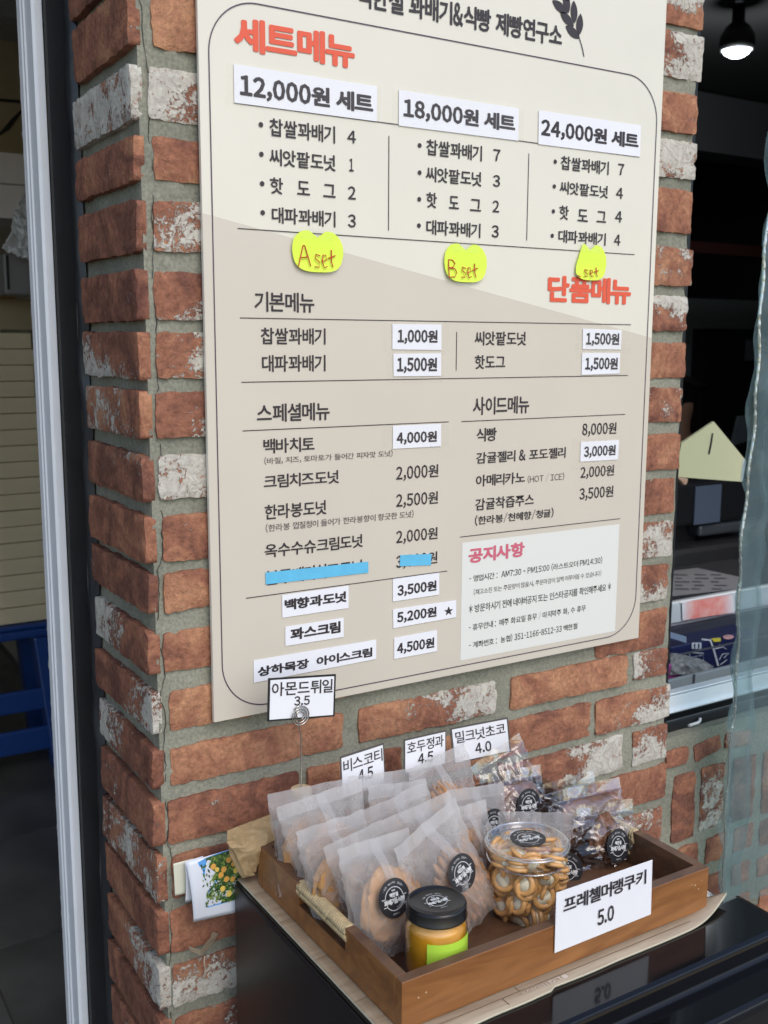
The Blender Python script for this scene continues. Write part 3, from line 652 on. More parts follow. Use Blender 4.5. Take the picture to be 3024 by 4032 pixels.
# paper patches stuck on the board
def patch(z, quad, items, off=.040, mat=PAPER, name='price_patch', tape=None, label=None):
    q = [UV(z, *p) for p in quad]; y = YB - .0016
    cx = sum(p[0] for p in q) / 4; cz_ = sum(p[1] for p in q) / 4
    m = MB(); m.slab([Vector((u, y, v)) for u, v in q], .0005)
    o = m.build(name, mat, brd)
    if label: o['label'] = label
    if items:
        t_ = MB()
        for s, *b in items: tput(t_, s, z, b, off, y - .0004)
        t_.build('lettering', INK, o)
    if tape:
        zz = z; tq = [UV(zz, *p) for p in tape]
        V = []; F = []; nx_, nz2 = 14, 6
        for jj in range(nz2 + 1):
            for ii in range(nx_ + 1):
                u = ii / nx_; v = jj / nz2
                a = Vector((tq[0][0], tq[0][1])).lerp(Vector((tq[1][0], tq[1][1])), u); b = Vector((tq[3][0], tq[3][1])).lerp(Vector((tq[2][0], tq[2][1])), u); p = a.lerp(b, v)
                V.append((p.x, y - .0010 - abs(noise.noise(Vector((p.x * 120, p.y * 120, 1)))) * .0009, p.y))
        for jj in range(nz2):
            for ii in range(nx_):
                k = jj * (nx_ + 1) + ii; F.append((k + nx_ + 1, k + nx_ + 2, k + 1, k))
        mk('clear_tape', V, F, TAPE, o, smooth=True)
    return o
patch(Z2, [(302, 350), (1082, 472), (1080, 662), (305, 560)], [('12,000원 세트', 333, 405, 1060, 622)], tape=[(262, 335), (1100, 468), (1098, 672), (255, 560)])
patch(ID, [(1568, 354), (2040, 428), (2038, 555), (1568, 495)], [('18,000원 세트', 1586, 388, 2025, 522)], tape=[(1540, 345), (2060, 425), (2058, 562), (1540, 500)])
patch(Z3, [(432, 590), (977, 670), (972, 838), (430, 770)], [('24,000원 세트', 445, 635, 962, 797)])
patch(Zq, [(1165, 243), (1432, 245), (1432, 385), (1165, 381)], [('1,000원', 1193, 272, 1410, 345)], tape=[(1118, 228), (1475, 232), (1470, 390), (1112, 395)])
patch(Zq, [(1170, 405), (1430, 402), (1430, 525), (1172, 528)], [('1,500원', 1190, 425, 1407, 500)], tape=[(1135, 395), (1445, 398), (1440, 560), (1135, 562)])
patch(Z5, [(820, 268), (1030, 276), (1025, 382), (817, 380)], [('1,500원', 837, 290, 1015, 357)], tape=[(785, 240), (1075, 245), (1072, 390), (780, 388)])
patch(Z5, [(815, 400), (1022, 400), (1018, 512), (812, 520)], [('1,500원', 832, 425, 1007, 490)], tape=[(778, 345), (1078, 350), (1065, 525), (775, 430)])
patch(Zq, [(1168, 797), (1430, 785), (1430, 908), (1168, 922)], [('4,000원', 1187, 895, 1407, 822)], tape=[(1108, 800), (1473, 780), (1470, 905), (1106, 915)])
patch(Z5, [(808, 885), (1017, 873), (1010, 980), (805, 992)], [('3,000원', 823, 968, 998, 898)], tape=[(760, 860), (1030, 850), (1025, 1020), (755, 1030)])
patch(Z6, [(565, 335), (927, 283), (927, 405), (567, 458)], [('백향과도넛', 578, 420, 915, 312)], off=.042)
patch(Z6, [(1168, 248), (1420, 213), (1420, 332), (1168, 370)], [('3,500원', 1192, 340, 1405, 252)])
patch(Z6, [(583, 507), (900, 458), (900, 562), (583, 612)], [('꽈스크림', 610, 582, 882, 475)], off=.042)
patch(Z6, [(1168, 412), (1512, 362), (1512, 455), (1170, 515)], [('5,200원', 1190, 485, 1405, 395), ('★', 1447, 446, 1493, 393)])
patch(Z6, [(410, 690), (1077, 577), (1077, 682), (412, 812)], [('상하목장  아이스크림', 432, 780, 1055, 618)])
patch(Z6, [(1175, 567), (1408, 525), (1408, 640), (1175, 683)], [('4,500원', 1190, 655, 1393, 562)])
patch(Z6, [(475, 213), (1033, 153), (1035, 213), (477, 277)], None, mat=BTAPE, name='blue_tape', label='long strip of blue tape over a struck-out item')
patch(Z6, [(1208, 118), (1378, 111), (1375, 172), (1205, 178)], None, mat=BTAPE, name='blue_tape', label='short strip of blue tape over a struck-out price')
# loose clear tape marks
# sticky notes
def sticky(z, x0, y0, x1, y1, s, tb, label, cut=0.0, skew=0.0):
    ax, az = UV(z, x0, (y0 + y1) / 2); bx_, bz_ = UV(z, x1, (y0 + y1) / 2); _, tz = UV(z, (x0 + x1) / 2, y0); _, bz = UV(z, (x0 + x1) / 2, y1)
    W = bx_ - ax; H = tz - bz; r = root('sticky_note', (ax + W / 2, YB, bz), label, 'sticky note', 'apple-shaped sticky notes on the menu board')
    out = []
    for k in range(41):
        t = k / 40 * 2 * math.pi; c, s_ = math.sin(t), math.cos(t)
        x = .5 * math.copysign(abs(c) ** .62, c); y = .5 * math.copysign(abs(s_) ** .6, s_)
        if y > 0: y -= .17 * math.exp(-(x / .10) ** 2) + .07 * max(0, abs(x) - .3) / .2
        else: x *= 1 - .18 * (-y)
        out.append((x, y))
    V = []; F = []; nr = 7
    for i in range(nr + 1):
        for x, y in out[:-1]:
            f = 1 - i / nr; xx = x * f; yy = y * f
            if cut: xx = max(xx, -.5 + cut + (.0 if yy < -.1 else (yy + .1) * .35))
            curl = max(0, -yy) ** 2 * .010 + abs(xx) ** 2 * .004 * (1 if yy < .2 else .2)
            V.append((ax + W / 2 + xx * W, YB - .0026 - curl, bz + H / 2 + yy * H))
    n_ = len(out) - 1
    for i in range(nr):
        for k in range(n_): F.append((i * n_ + k, (i + 1) * n_ + k, (i + 1) * n_ + (k + 1) % n_, i * n_ + (k + 1) % n_))
    sh = mk('note_paper', V, F, NOTE, r, smooth=True)
    # red pen
    t_ = MB(); a = UV(z, tb[0], tb[3]); b = UV(z, tb[2], tb[1])
    strokes = {'A': [[(0, 0), (.5, 1), (.62, .98), (1, .05)], [(.2, .42), (.85, .48)]], 'B': [[(.1, 1), (.05, 0)], [(.1, 1), (.6, .98), (.85, .80), (.6, .58), (.1, .54)], [(.1, .54), (.8, .50), (1.0, .28), (.75, .04), (.05, 0)]],
               's': [[(.85, .55), (.3, .62), (.2, .42), (.7, .28), (.6, .02), (.05, .05)]], 'e': [[(.1, .3), (.8, .38), (.7, .6), (.3, .6), (.1, .3), (.35, .02), (.85, .08)]],
               't': [[(.5, .85), (.42, .3), (.6, .05)], [(.0, .45), (1, .6)]], '-': [[(0, .05), (.8, -.02)]]}
    xs = {'A': [('A', 0, .33), ('s', .42, .2), ('e', .62, .17), ('t', .80, .2)], 'B': [('B', 0, .28), ('s', .42, .2), ('e', .62, .17), ('t', .80, .2)], 'C': [('-', 0, .16), ('s', .28, .24), ('e', .55, .2), ('t', .78, .22)]}[s]
    for ch, x_, w_ in xs:
        for st in strokes[ch]:
            t_.tube([(a[0] + (x_ + u * w_) * (b[0] - a[0]), YB - .0034 - .0035 * (1 - v), a[1] + v * (b[1] - a[1])) for u, v in st], .00075, 5)
    t_.build('handwriting', REDPEN, sh)
    tq = [(ax + W * .18, tz + .004), (ax + W * .8, tz + .003), (ax + W * .8, tz - .012), (ax + W * .18, tz - .011)]
    MB().slab([Vector((u, YB - .0036, v)) for u, v in tq], .0002).build('clear_tape', TAPE, r)
sticky(Z2, 615, 1255, 893, 1483, 'A', (643, 1345, 848, 1455), 'yellow apple-shaped note reading A set under the first price column')
sticky(Z3, -77, 1300, 150, 1507, 'B', (-60, 1395, 100, 1480), 'yellow apple-shaped note reading B set under the middle price column')
sticky(Z3, 615, 1303, 787, 1497, 'C', (628, 1420, 745, 1475), 'yellow note with its left part folded away under the 24,000 price column', cut=.06)

# ------------------------------------------------------------------ black cabinet with gloss top
ZT = .832
cab = root('black_cabinet', (.33, -.25, 0), 'glossy black refrigerator cabinet standing in front of the brick pillar', 'refrigerator')
m = MB(); m.box(.0715, -.405, 0, .566, -.053, ZT - .003)
m.build('body', MATBLK, cab, bevel=.004)
m = MB(); m.box(.0735, -.403, ZT - .0025, .564, -.055, ZT); m.build('top', GLOSSBLK, cab, bevel=.001)
# stepped door head, extruded along X
prof = [(-.4075, 0), (-.4075, ZT - .0012), (-.411, ZT), (-.478, ZT), (-.484, ZT - .002), (-.4855, ZT - .006), (-.4855, ZT - .022), (-.489, ZT - .025), (-.528, ZT - .028), (-.534, ZT - .031), (-.536, ZT - .038), (-.536, ZT - .075), (-.54, ZT - .079), (-.546, ZT - .08), (-.548, ZT - .084), (-.548, ZT - .12), (-.552, ZT - .124), (-.556, ZT - .124), (-.558, ZT - .128), (-.558, 0)]
n = len(prof); V = [(x, y, z) for x in (.0700, .5845) for y, z in prof]
mk('door', V, [(i, (i + 1) % n, n + (i + 1) % n, n + i) for i in range(n)] + [tuple(range(n)), tuple(range(2 * n - 1, n - 1, -1))], GLOSSBLK, cab, bevel=.0012)
# wood pattern sheet under the tray
ZS = .835
sht = root('wood_pattern_sheet', (.3, -.25, ZT), 'pale wood-pattern floor sheet with a curled corner lying on the black cabinet', 'floor sheet')
def sheet_h(x, y):
    t = max(0, (x - .475)) / .085; return ZS + t * t * .014 * max(0, min(1, (-y - .385) / .035))
V = []; F = []; nx_, ny_ = 60, 20
for jy in range(ny_ + 1):
    for ix in range(nx_ + 1):
        u, v = ix / nx_, jy / ny_; y = -.055 - v * .378 - (.004 if u < .4 else 0) * v + noise.noise(Vector((u * 9, 0, 0))) * .0015 * v
        xr = .5285 + .032 * smooth01(max(0, min(1, (v - .86) / .14))); x = .0765 + u * (xr - .0765)
        if u > .8 and v > .9: y += (u - .8) ** 2 * .55 * (v - .9) / .1
        V.append(Vector((x, y, sheet_h(x, y))))
for jy in range(ny_):
    for ix in range(nx_): k = jy * (nx_ + 1) + ix; F.append((k, k + nx_ + 1, k + nx_ + 2, k + 1))
o = mk('printed_sheet', V, F, [PLANK, simple('sheet_edge', (.62, .57, .42), .7)], sht, smooth=True)
so_ = o.modifiers.new('s', 'SOLIDIFY'); so_.thickness = .0026; so_.offset = -1; so_.material_offset_rim = 1; so_.use_rim = True
JM = simple('joint_brown', (.17, .115, .07), .6)
class _J:
    def add(s_, V, F): MB().add(V, F).build('plank_joint', JM, sht)
gr = _J()
for y0, y1, xa, xb in ((-.4215, -.4205, .09, .55), ):
    gr.add([(xa, y0, ZS + .0004), (.5, y0, ZS + .0004), (.5, y1, ZS + .0004), (xa, y1, ZS + .0004)], [(0, 1, 2, 3)])
for x, ya, yb in ((.232, -.4205, -.4118), (.209, -.433, -.4215), (.0895, -.2, -.201)):
    gr.add([(x, ya, ZS + .0004), (x + .001, ya, ZS + .0004), (x + .001, yb, ZS + .0004), (x, yb, ZS + .0004)], [(0, 1, 2, 3)])
for yy in (-.105, -.175, -.262, -.348):
    gr.add([(.0765, yy, ZS + .0004), (.0925, yy + .0012, ZS + .0004), (.0925, yy + .0020, ZS + .0004), (.0765, yy + .0008, ZS + .0004)], [(0, 1, 2, 3)])
lg = MB()
def lgp(x0, x1, s, h, off):
    put_text(lg, s, lambda u, v: (x1 - u * (x1 - x0), -.4225 - v * h - .0008, ZS + .0006), off)
lgp(.268, .284, 'LG', .0052, .03); lgp(.232, .2655, 'Hausys', .0046, .01)
c = (.2895, -.4262); lg.add([(c[0] + math.cos(a * .45) * .0038, c[1] + math.sin(a * .45) * .0032, ZS + .0006) for a in range(14)], [tuple(range(14))])
lg.build('faint_logo', simple('faint_print', (.66, .58, .48), .5), sht)

# ------------------------------------------------------------------ wooden tray
TX0, TX1, TY0, TY1, TZ0, TZ1, TH = .0925, .5255, -.4120, -.0820, ZS + .0008, .8885, .0125
tray = root('wooden_tray', ((TX0 + TX1) / 2, -.25, TZ0), 'brown wooden serving tray with a rope-wrapped handle holding bagged cookies', 'tray')
MB().box(TX0 + TH, TY0 + TH, TZ0 + .001, TX1 - TH, TY1 - TH, TZ0 + .0085).build('tray_base', TRAYT, tray)
RAWW = simple('chipped_wood', (.55, .38, .22), .7)
f_ = MB().box(TX0, TY0, TZ0, TX1, TY0 + TH, TZ1).build('front_board', TRAYW, tray, bevel=.0009)
for (x, z, r_) in ((.1118, .866, .0011), (.1208, .8685, .0013), (.497, .874, .0009), (.503, .8715, .0013), (.509, .8655, .0011), (.4935, .8738, .0007), (.5135, .875, .0010)):
    MB().add([(x + math.cos(a) * r_ * QR.uniform(.7, 1.2), TY0 - .0002, z + math.sin(a) * r_ * QR.uniform(.7, 1.2)) for a in [i * .785 for i in range(8)]], [tuple(reversed(range(8)))]).build('chip', RAWW, f_)
MB().box(TX0, TY1 - TH, TZ0, TX1, TY1, TZ1).build('back_board', TRAYW, tray, bevel=.0009)
for s_, xa in ((0, TX0), (1, TX1 - TH)):
    m = MB(); ya, yb = TY0 + TH + .0001, TY1 - TH - .0001; h0, h1 = -.300, -.192
    m.box(xa, ya, TZ0, xa + TH, h0, TZ1); m.box(xa, h1, TZ0, xa + TH, yb, TZ1); m.box(xa, h0 + .0001, TZ0, xa + TH, h1 - .0001, TZ0 + .026)
    m.build('side_board', TRAYW, tray, bevel=.0007)
    # rope wound handle
    cx_, cz_ = xa + TH / 2, TZ1 - .0085
    rp = MB(); nt_ = 30; L_ = h1 - h0 + .004
    for k in range(nt_):
        y = h0 - .002 + (k + .5) / nt_ * L_
        P = []
        for a in range(18):
            an = 2 * math.pi * a / 18; P.append((cx_ + math.cos(an) * .0072, y + math.sin(an) * .0022 + QR.uniform(-.0002, .0002), cz_ + math.sin(an) * .0078))
        rp.tube(P, .00215, 6, closed=True)
    rp.tube([(cx_, h0 - .004, cz_), (cx_, h1 + .004, cz_)], .0062, 10)
    rp.build('rope_handle', ROPE, tray, smooth=True)

for o in list(tray.children):
    if o.name.split('.')[0] in ('front_board', 'back_board', 'side_board'):
        o.data.materials.append(TRAYT)
        for p in o.data.polygons:
            wc_ = p.center + WM[o.name].translation
            inner = (o.name.startswith('front') and p.normal.y > .9) or (o.name.startswith('back') and p.normal.y < -.9) or (o.name.startswith('side') and p.normal.x * (1 if wc_.x < .3 else -1) > .9)
            if p.normal.z > .9 or inner: p.material_index = 1
# ------------------------------------------------------------------ sticker with shop mark (shared)
def build_sticker():
    d = MB(); n_ = 40
    d.add([(math.cos(i / n_ * 2 * math.pi) * .0208, 0, math.sin(i / n_ * 2 * math.pi) * .0208) for i in range(n_)], [tuple(range(n_))])
    dm = meshdata('sticker', d.V, d.F, STICK)
    t_ = MB(); y = -.00035
    def arc(a0, a1, r, w_=.0007, n=20):
        V = []
        for k in range(n + 1):
            a = R(a0 + (a1 - a0) * k / n); V += [(math.cos(a) * r, y, math.sin(a) * r - .0005), (math.cos(a) * (r - w_), y, math.sin(a) * (r - w_) - .0005)]
        t_.add(V, [(2 * k, 2 * k + 1, 2 * k + 3, 2 * k + 2) for k in range(n)])
    def bar(x0, z0, x1, z1): t_.add([(x0, y, z0), (x1, y, z0), (x1, y, z1), (x0, y, z1)], [(0, 1, 2, 3)])
    arc(8, 172, .0125); arc(208, 332, .0125)
    bar(-.0165, .0008, -.0118, .0015); bar(.0118, .0008, .0165, .0015); bar(-.0150, -.0076, -.0102, -.0069); bar(.0102, -.0076, .0150, -.0069)
    def tx_(s, x0, z0, x1, z1, off=.03): put_text(t_, s, lambda u, v: (x0 + u * (x1 - x0), y, z0 + v * (z1 - z0)), off)
    tx_('백한철', -.0058, .0012, .0058, .0060, .045); tx_('꽈배기&식빵', -.0142, -.0060, .0142, .0004, .05)
    tx_('제빵연구소', -.0045, -.0172, .0045, -.0154, .0)
    for k in (-1, 0, 1): t_.add([(k * .0016 + math.cos(a * .785) * .0006, y, .0082 + math.sin(a * .785) * .0010) for a in range(8)], [tuple(range(8))])
    s = '·호텔 베이커리 30년·'
    for i, ch in enumerate(s):
        if ch == ' ': continue
        a = R(90 + 52 - 104 * i / (len(s) - 1)); cx_, cz_ = math.cos(a) * .0165, math.sin(a) * .0165 - .0005; ta = a - math.pi / 2
        h = .0011 if ch != '·' else .0003
        put_text(t_, ch, lambda u, v: (cx_ + (u - .5) * 2 * h * .9 * math.cos(ta) - (v - .5) * 2 * h * math.sin(ta), y, cz_ + (u - .5) * 2 * h * .9 * math.sin(ta) + (v - .5) * 2 * h * math.cos(ta)), 0)
    tm_ = meshdata('sticker_lettering', t_.V, t_.F, WPRINT)
    return dm, tm_
ST_M, ST_T = build_sticker()
def sticker(parent, pos, ex, nrm, rot=0.0, sc=1.0):
    """ex: right, nrm: towards viewer"""
    ex = ex.normalized(); nrm = nrm.normalized(); up = nrm.cross(ex).normalized(); ex = up.cross(nrm)
    Mx = Matrix(((ex.x, -nrm.x, up.x, pos.x), (ex.y, -nrm.y, up.y, pos.y), (ex.z, -nrm.z, up.z, pos.z), (0, 0, 0, 1))) @ Matrix.Rotation(rot, 4, 'Y') @ Matrix.Diagonal((sc, sc, sc, 1))
    o = place('round_sticker', ST_M, parent, Mx)
    place('lettering', ST_T, o, Mx)
    return o

# ------------------------------------------------------------------ bags
ZF = TZ0 + .0088
def lump(name, c, ex, up, nn, a, b, t, mat, parent, seed, rough=.12, flat_=1.0):
    V = []; F = []; nu, nv = 26, 16
    for j_ in range(nv + 1):
        ph = -math.pi / 2 + math.pi * j_ / nv
        for i in range(nu):
            th = 2 * math.pi * i / nu
            d = Vector((math.cos(ph) * math.cos(th), math.cos(ph) * math.sin(th), math.sin(ph)))
            k = 1 + noise.fractal(d * 2.3 + Vector((seed, 0, 0)), .8, 2, 4) * rough * 2
            sx = math.copysign(abs(d.x) ** flat_, d.x); sy = math.copysign(abs(d.y) ** flat_, d.y)
            p = c + ex * (sx * a * k) + up * (sy * b * k) + nn * (d.z * t * (1 + noise.noise(d * 6 + Vector((seed, 5, 0))) * .6))
            p.z = max(p.z, ZF + .0005); V.append(p)
    for j_ in range(nv):
        for i in range(nu): F.append((j_ * nu + i, j_ * nu + (i + 1) % nu, (j_ + 1) * nu + (i + 1) % nu, (j_ + 1) * nu + i))
    return mk(name, V, F, mat, parent, smooth=True)
def pouch(label, TL, yl, TR, yr, lean=14, puff=.026, kind='frost', content='cookie', stk=None, wide=1.0, seed=1, h=None, cat='cookie bag', group=None, top_wave=.0015, cpos=(.5, .62), csize=(.040, .042)):
    tl = onY(*TL, yl); tr = onY(*TR, yr); ex = (tr - tl); W = ex.length * wide; ex.normalize()
    mid = (tl + tr) / 2
    d0 = Vector((0, -math.sin(R(lean)), -math.cos(R(lean)))); d = (d0 - ex * d0.dot(ex)).normalized()
    nn = ex.cross(d).normalized()
    if nn.dot(CAM - mid) < 0: nn = -nn
    H = h or (mid.z - ZF - .001) / (-d.z)
    puff *= 1.2
    r = root('bag_of_cookies', (mid.x + d.x * H, mid.y + d.y * H, ZF), label, cat, group or 'bags standing in the tray')
    nu, nv = 44, 50; V = []; F = []; fm = []
    fl_ = .016 / H
    S = Vector((seed * 7.3, seed * 1.7, 0))
    def P(u, v, s):
        vv = max(0, (v - fl_)) / (1 - fl_)
        th = 0 if v < fl_ else puff * (math.sin(math.pi * min(1, max(0, u))) ** .55) * (math.sin(math.pi * min(1, vv * .86 + .02)) ** .6)
        nar = 1 - .10 * math.sin(math.pi * min(1, vv)) * (1 if v > fl_ else 0) - .03 * vv
        x = (u - .5) * W * nar
        # sharp creases running away from the seal and the side seams
        c1 = 1 - abs(noise.noise(Vector((u * 5 + vv * 1.5, vv * 2.2, s * .6)) + S)) * 2
        c2 = 1 - abs(noise.noise(Vector((u * 11 - vv * 4, vv * 5, s * 1.3)) + S * 2)) * 2
        c3 = 1 - abs(noise.noise(Vector((u * 2.6 + vv * 3.2, vv * 1.4 - u, s * .3)) + S * 5)) * 2.2
        cre = (max(0, c1) ** 3 * .0060 + max(0, c2) ** 4 * .0030 + max(0, c3) ** 5 * .0085) * (1 if v > fl_ else .0)
        env = min(1, vv * 6) if v > fl_ else 0
        wob = noise.noise(Vector((u * 3.1, v * 2.0, 0)) + S * 3) * .005 + noise.noise(Vector((u * 8, v * 1, 0)) + S) * top_wave
        edge_cut = noise.noise(Vector((v * 9, 3 if u > .5 else 8, seed))) * .0025 * (2 * abs(u - .5)) ** 6
        crimp = math.sin(u * W / .0021 * math.pi) * .00025 if v < fl_ else 0
        off = th * (.62 if s > 0 else -.38) + s * cre * env * .7
        topn = noise.noise(Vector((u * 6, 0, seed * 2))) * .0010 * (1 - min(1, v * 8))
        p = mid + ex * (x + edge_cut) + d * (v * H + topn) + nn * (off + wob + crimp + s * .00015)
        if p.z < ZF + .0004: p.z = ZF + .0004
        return p
    for s in (1, -1):
        b = len(V)
        for j_ in range(nv + 1):
            for i in range(nu + 1): V.append(P(i / nu, j_ / nv, s))
        for j_ in range(nv):
            for i in range(nu):
                k = b + j_ * (nu + 1) + i; f = (k, k + nu + 1, k + nu + 2, k + 1)
                F.append(f if s > 0 else tuple(reversed(f))); fm.append(1 if (j_ + 1) / nv <= fl_ + .01 else 0)
    mats = [FROST, FLANGE] if kind == 'frost' else [CELLO, CELLO]
    mk('film', V, F, mats, r, smooth=True, fm=fm)
    up = -d
    def at(u, v, k=0): return mid + ex * ((u - .5) * W) + d * (v * H) + nn * k
    if kind == 'frost':   # back seam band seen through the film
        V2 = []; F2 = []
        for j_ in range(13):
            v = j_ / 12 * .55
            for u in (.44, .56): V2.append(P(u, v, 1) + nn * .0006)
        for j_ in range(12): F2.append((j_ * 2, j_ * 2 + 2, j_ * 2 + 3, j_ * 2 + 1))
        mk('overlap_seam', V2, F2, FLANGE, r, smooth=True)
    csize = (csize[0], min(csize[1], H * .34))
    if content == 'cookie':
        lump('cookie', at(*cpos, puff * .22), ex, up, nn, csize[0], csize[1], .012, COOKIE, r, seed)
    elif content == 'rusk':
        for k in range(7):
            a = (k - 3) / 3; lump('cookie', at(cpos[0] + a * .26, cpos[1] + .04 - .06 * (1 - a * a), puff * .24), (ex + up * .25).normalized(), (up - ex * .25).normalized(), nn, .0066, csize[1] * (1.1 - .25 * a * a), .010, COOKIE2, r, seed + k, .1)
    elif content == 'choc':
        for k, (a, b, s_) in enumerate(((.50, .46, 1), (.36, .60, .92), (.65, .62, .95), (.50, .74, .8))):
            lump('chocolate', at(a, b, puff * (.1 + .1 * (k % 2))), (ex + up * .08 * (k - 1)).normalized(), up, nn, W * .13 * (1.2 if k == 0 else 1), H * .27 * s_, .010, CHOC, r, seed + k, .17)
        for k in range(14):
            u_, v_ = .24 + rnd.random() * .55, .30 + rnd.random() * .55
            lump('nut', at(u_, v_, puff * .2 + .0095), (ex + up * rnd.uniform(-.6, .6)).normalized(), up, nn, .0042, .0026, .002, NUT, r, seed + k + 20, .15)
    elif content == 'slab':
        lump('chocolate', at(.5, .56, puff * .05), ex, up, nn, W * .40, H * .37, .0075, CHOC, r, seed, .05, .55)
        for k in range(8):
            u_, v_ = .22 + rnd.random() * .55, .3 + rnd.random() * .5
            lump('nut', at(u_, v_, puff * .05 + .0065), ex, up, nn, .003, .0025, .0015, NUT, r, seed + k + 20, .15)
    if stk:
        pos = onP(stk[0], stk[1], mid + nn * (puff * .66 + .003), nn)
        sticker(r, pos, ex, nn, 0 if len(stk) < 3 else R(stk[2]))
    return r

pouch('frosted bag of round cookies at the back left corner of the tray', (1054, 3128), -.112, (1345, 3068), -.108, seed=1)
pouch('tall frosted bag in the left column with its top rising to the right', (1089, 3181), -.155, (1419, 3065), -.150, seed=2, puff=.03)
pouch('frosted cookie bag third from the front in the left column of the tray', (1178, 3272), -.200, (1421, 3190), -.196, seed=3, wide=1.12, puff=.03)
pouch('frosted cookie bag directly behind the front left bag with only its top showing', (1272, 3337), -.235, (1503, 3226), -.232, seed=4, content='rusk')
pouch('frosted bag with a big golden cookie and round black sticker behind the jar', (1322, 3345), -.272, (1609, 3258), -.262, seed=5, stk=(1552, 3536), cpos=(.56, .60), csize=(.040, .050), puff=.034, lean=17)
pouch('frosted bag against the wall side, under the 비스코티 card', (1373, 3058), -.112, (1667, 3019), -.108, seed=6, content='rusk')
pouch('frosted bag with a rounded top in the second row from the wall', (1450, 3099), -.145, (1677, 3065), -.142, seed=7, content='rusk')
pouch('frosted bag tilted left with a pale vertical seam, middle of the tray', (1426, 3195), -.182, (1677, 3075), -.178, seed=8, content='rusk')
pouch('frosted bag just behind the tilted sticker bag in the middle column', (1503, 3231), -.225, (1766, 3116), -.220, seed=9, content='rusk')
pouch('frosted bag of ridged rusks leaning right with a round black sticker, beside the cup', (1563, 3333), -.285, (1780, 3147), -.262, seed=10, content='rusk', stk=(1820, 3436, 0), wide=1.12, puff=.034, cpos=(.60, .66), csize=(.034, .046), lean=17)
pouch('frosted bag in front of the 호두정과 card', (1600, 3033), -.118, (1826, 2924), -.116, seed=11, content='rusk')
pouch('frosted bag with a sticker half hidden by the cup, beside the chocolate slab bag', (1763, 3112), -.175, (1980, 3083), -.170, seed=12, content='rusk', stk=(1945, 3250), wide=1.05)
pouch('narrow frosted bag squeezed between the leaning sticker bag and the cup', (1770, 3185), -.228, (1900, 3150), -.222, seed=13, content='rusk', wide=1.2)
pouch('frosted bag right behind the pretzel cup, its flat top above the lid', (1965, 3194), -.222, (2262, 3200), -.262, seed=14, content='rusk', stk=(2232, 3425), lean=12)
pouch('clear bag of nut chocolate nearest the wall, beside the 밀크넛초코 card', (1850, 3020), -.118, (2043, 2884), -.116, kind='clear', content='choc', seed=15, puff=.024)
pouch('clear bag with a large flat chocolate slab and a black sticker', (1922, 3045), -.158, (2130, 3010), -.152, kind='clear', content='slab', seed=16, stk=(2082, 3168), puff=.022)
pouch('clear crinkled chocolate bag behind the two front clear bags', (2135, 3088), -.182, (2333, 3035), -.178, kind='clear', content='choc', seed=17, puff=.024)
pouch('clear chocolate bag with a pointed corner, second from the right end of the tray', (2170, 3120), -.225, (2437, 3058), -.220, kind='clear', content='slab', seed=18, puff=.022)
pouch('clear bag of nut chocolate with a round sticker behind the large price tag', (2253, 3172), -.268, (2490, 3144), -.262, kind='clear', content='choc', seed=19, stk=(2434, 3330), puff=.026, csize=(.030, .034))

# ------------------------------------------------------------------ jar of marmalade
jc = onZ(1719, 3870, ZF); jc = Vector((.176, -.366, ZF))
lt = onP(1719, 3543, Vector((0, -.36, 0)), Vector((0, 1, 0)))
jr = .0315; jtop = lt.z; jx = onY(1719, 3543, -.3600).x
jc = Vector((jx, -.3600, ZF))
jar = root('marmalade_jar', jc, 'glass jar of orange marmalade with black lid and lime label', 'jar')
JH = jtop - ZF
prof = [(0.001, .002), (jr * .86, .002), (jr * .97, .006), (jr, .014), (jr, JH - .029), (jr * .97, JH - .023), (jr * .9, JH - .020), (jr * .88, JH - .014)]
MB().lathe(prof, jc, 56).build('marmalade_fill', MARM, jar, smooth=True)
prof = [(jr * .9, .0), (jr * 1.02, .006), (jr * 1.04, .014), (jr * 1.04, JH - .028), (jr * 1.01, JH - .022), (jr * .94, JH - .018), (jr * .945, JH - .016), (jr * .90, JH - .0145)]
MB().lathe(prof, jc, 56).build('glass', PETM, jar, smooth=True)
prof = [(jr * .99, JH - .0150), (jr * 1.03, JH - .0148), (jr * 1.035, JH - .0138), (jr * 1.01, JH - .0128), (jr * 1.01, JH - .0028), (jr * .985, JH - .0008), (jr * .94, JH), (jr * .90, JH - .0003), (jr * .87, JH - .0016), (jr * .5, JH - .0016), (0.0005, JH - .0016)]
lid = MB().lathe(prof, jc, 64).build('lid', LIDB, jar, smooth=True)
Mx = Matrix.Translation(jc + Vector((0, 0, JH - .0010))) @ Matrix.Rotation(R(32), 4, 'Z') @ Matrix.Rotation(-math.pi / 2, 4, 'X') @ Matrix.Diagonal((.86, .86, .86, 1))
Mx = Matrix.Translation(jc + Vector((0, 0, JH - .0011))) @ Matrix.Rotation(R(-2), 4, 'Z') @ Matrix(((1, 0, 0, 0), (0, 0, 1, 0), (0, -1, 0, 0), (0, 0, 0, 1))) @ Matrix.Diagonal((.86, .86, .86, 1))
place('lid_lettering', ST_T, lid, Mx)
V = []; F = []
a0, a1 = R(-82), R(8)
vang = math.atan2(CAM.y - jc.y, CAM.x - jc.x)
for k in range(17):
    a = vang - R(16) + (R(104)) * k / 16
    for z in (.010, JH - .031): V.append(jc + Vector((math.cos(a) * jr * 1.052, math.sin(a) * jr * 1.052, z)))
for k in range(16): F.append((2 * k, 2 * k + 2, 2 * k + 3, 2 * k + 1))
mk('lime_label', V, F, LIME, jar, smooth=True)

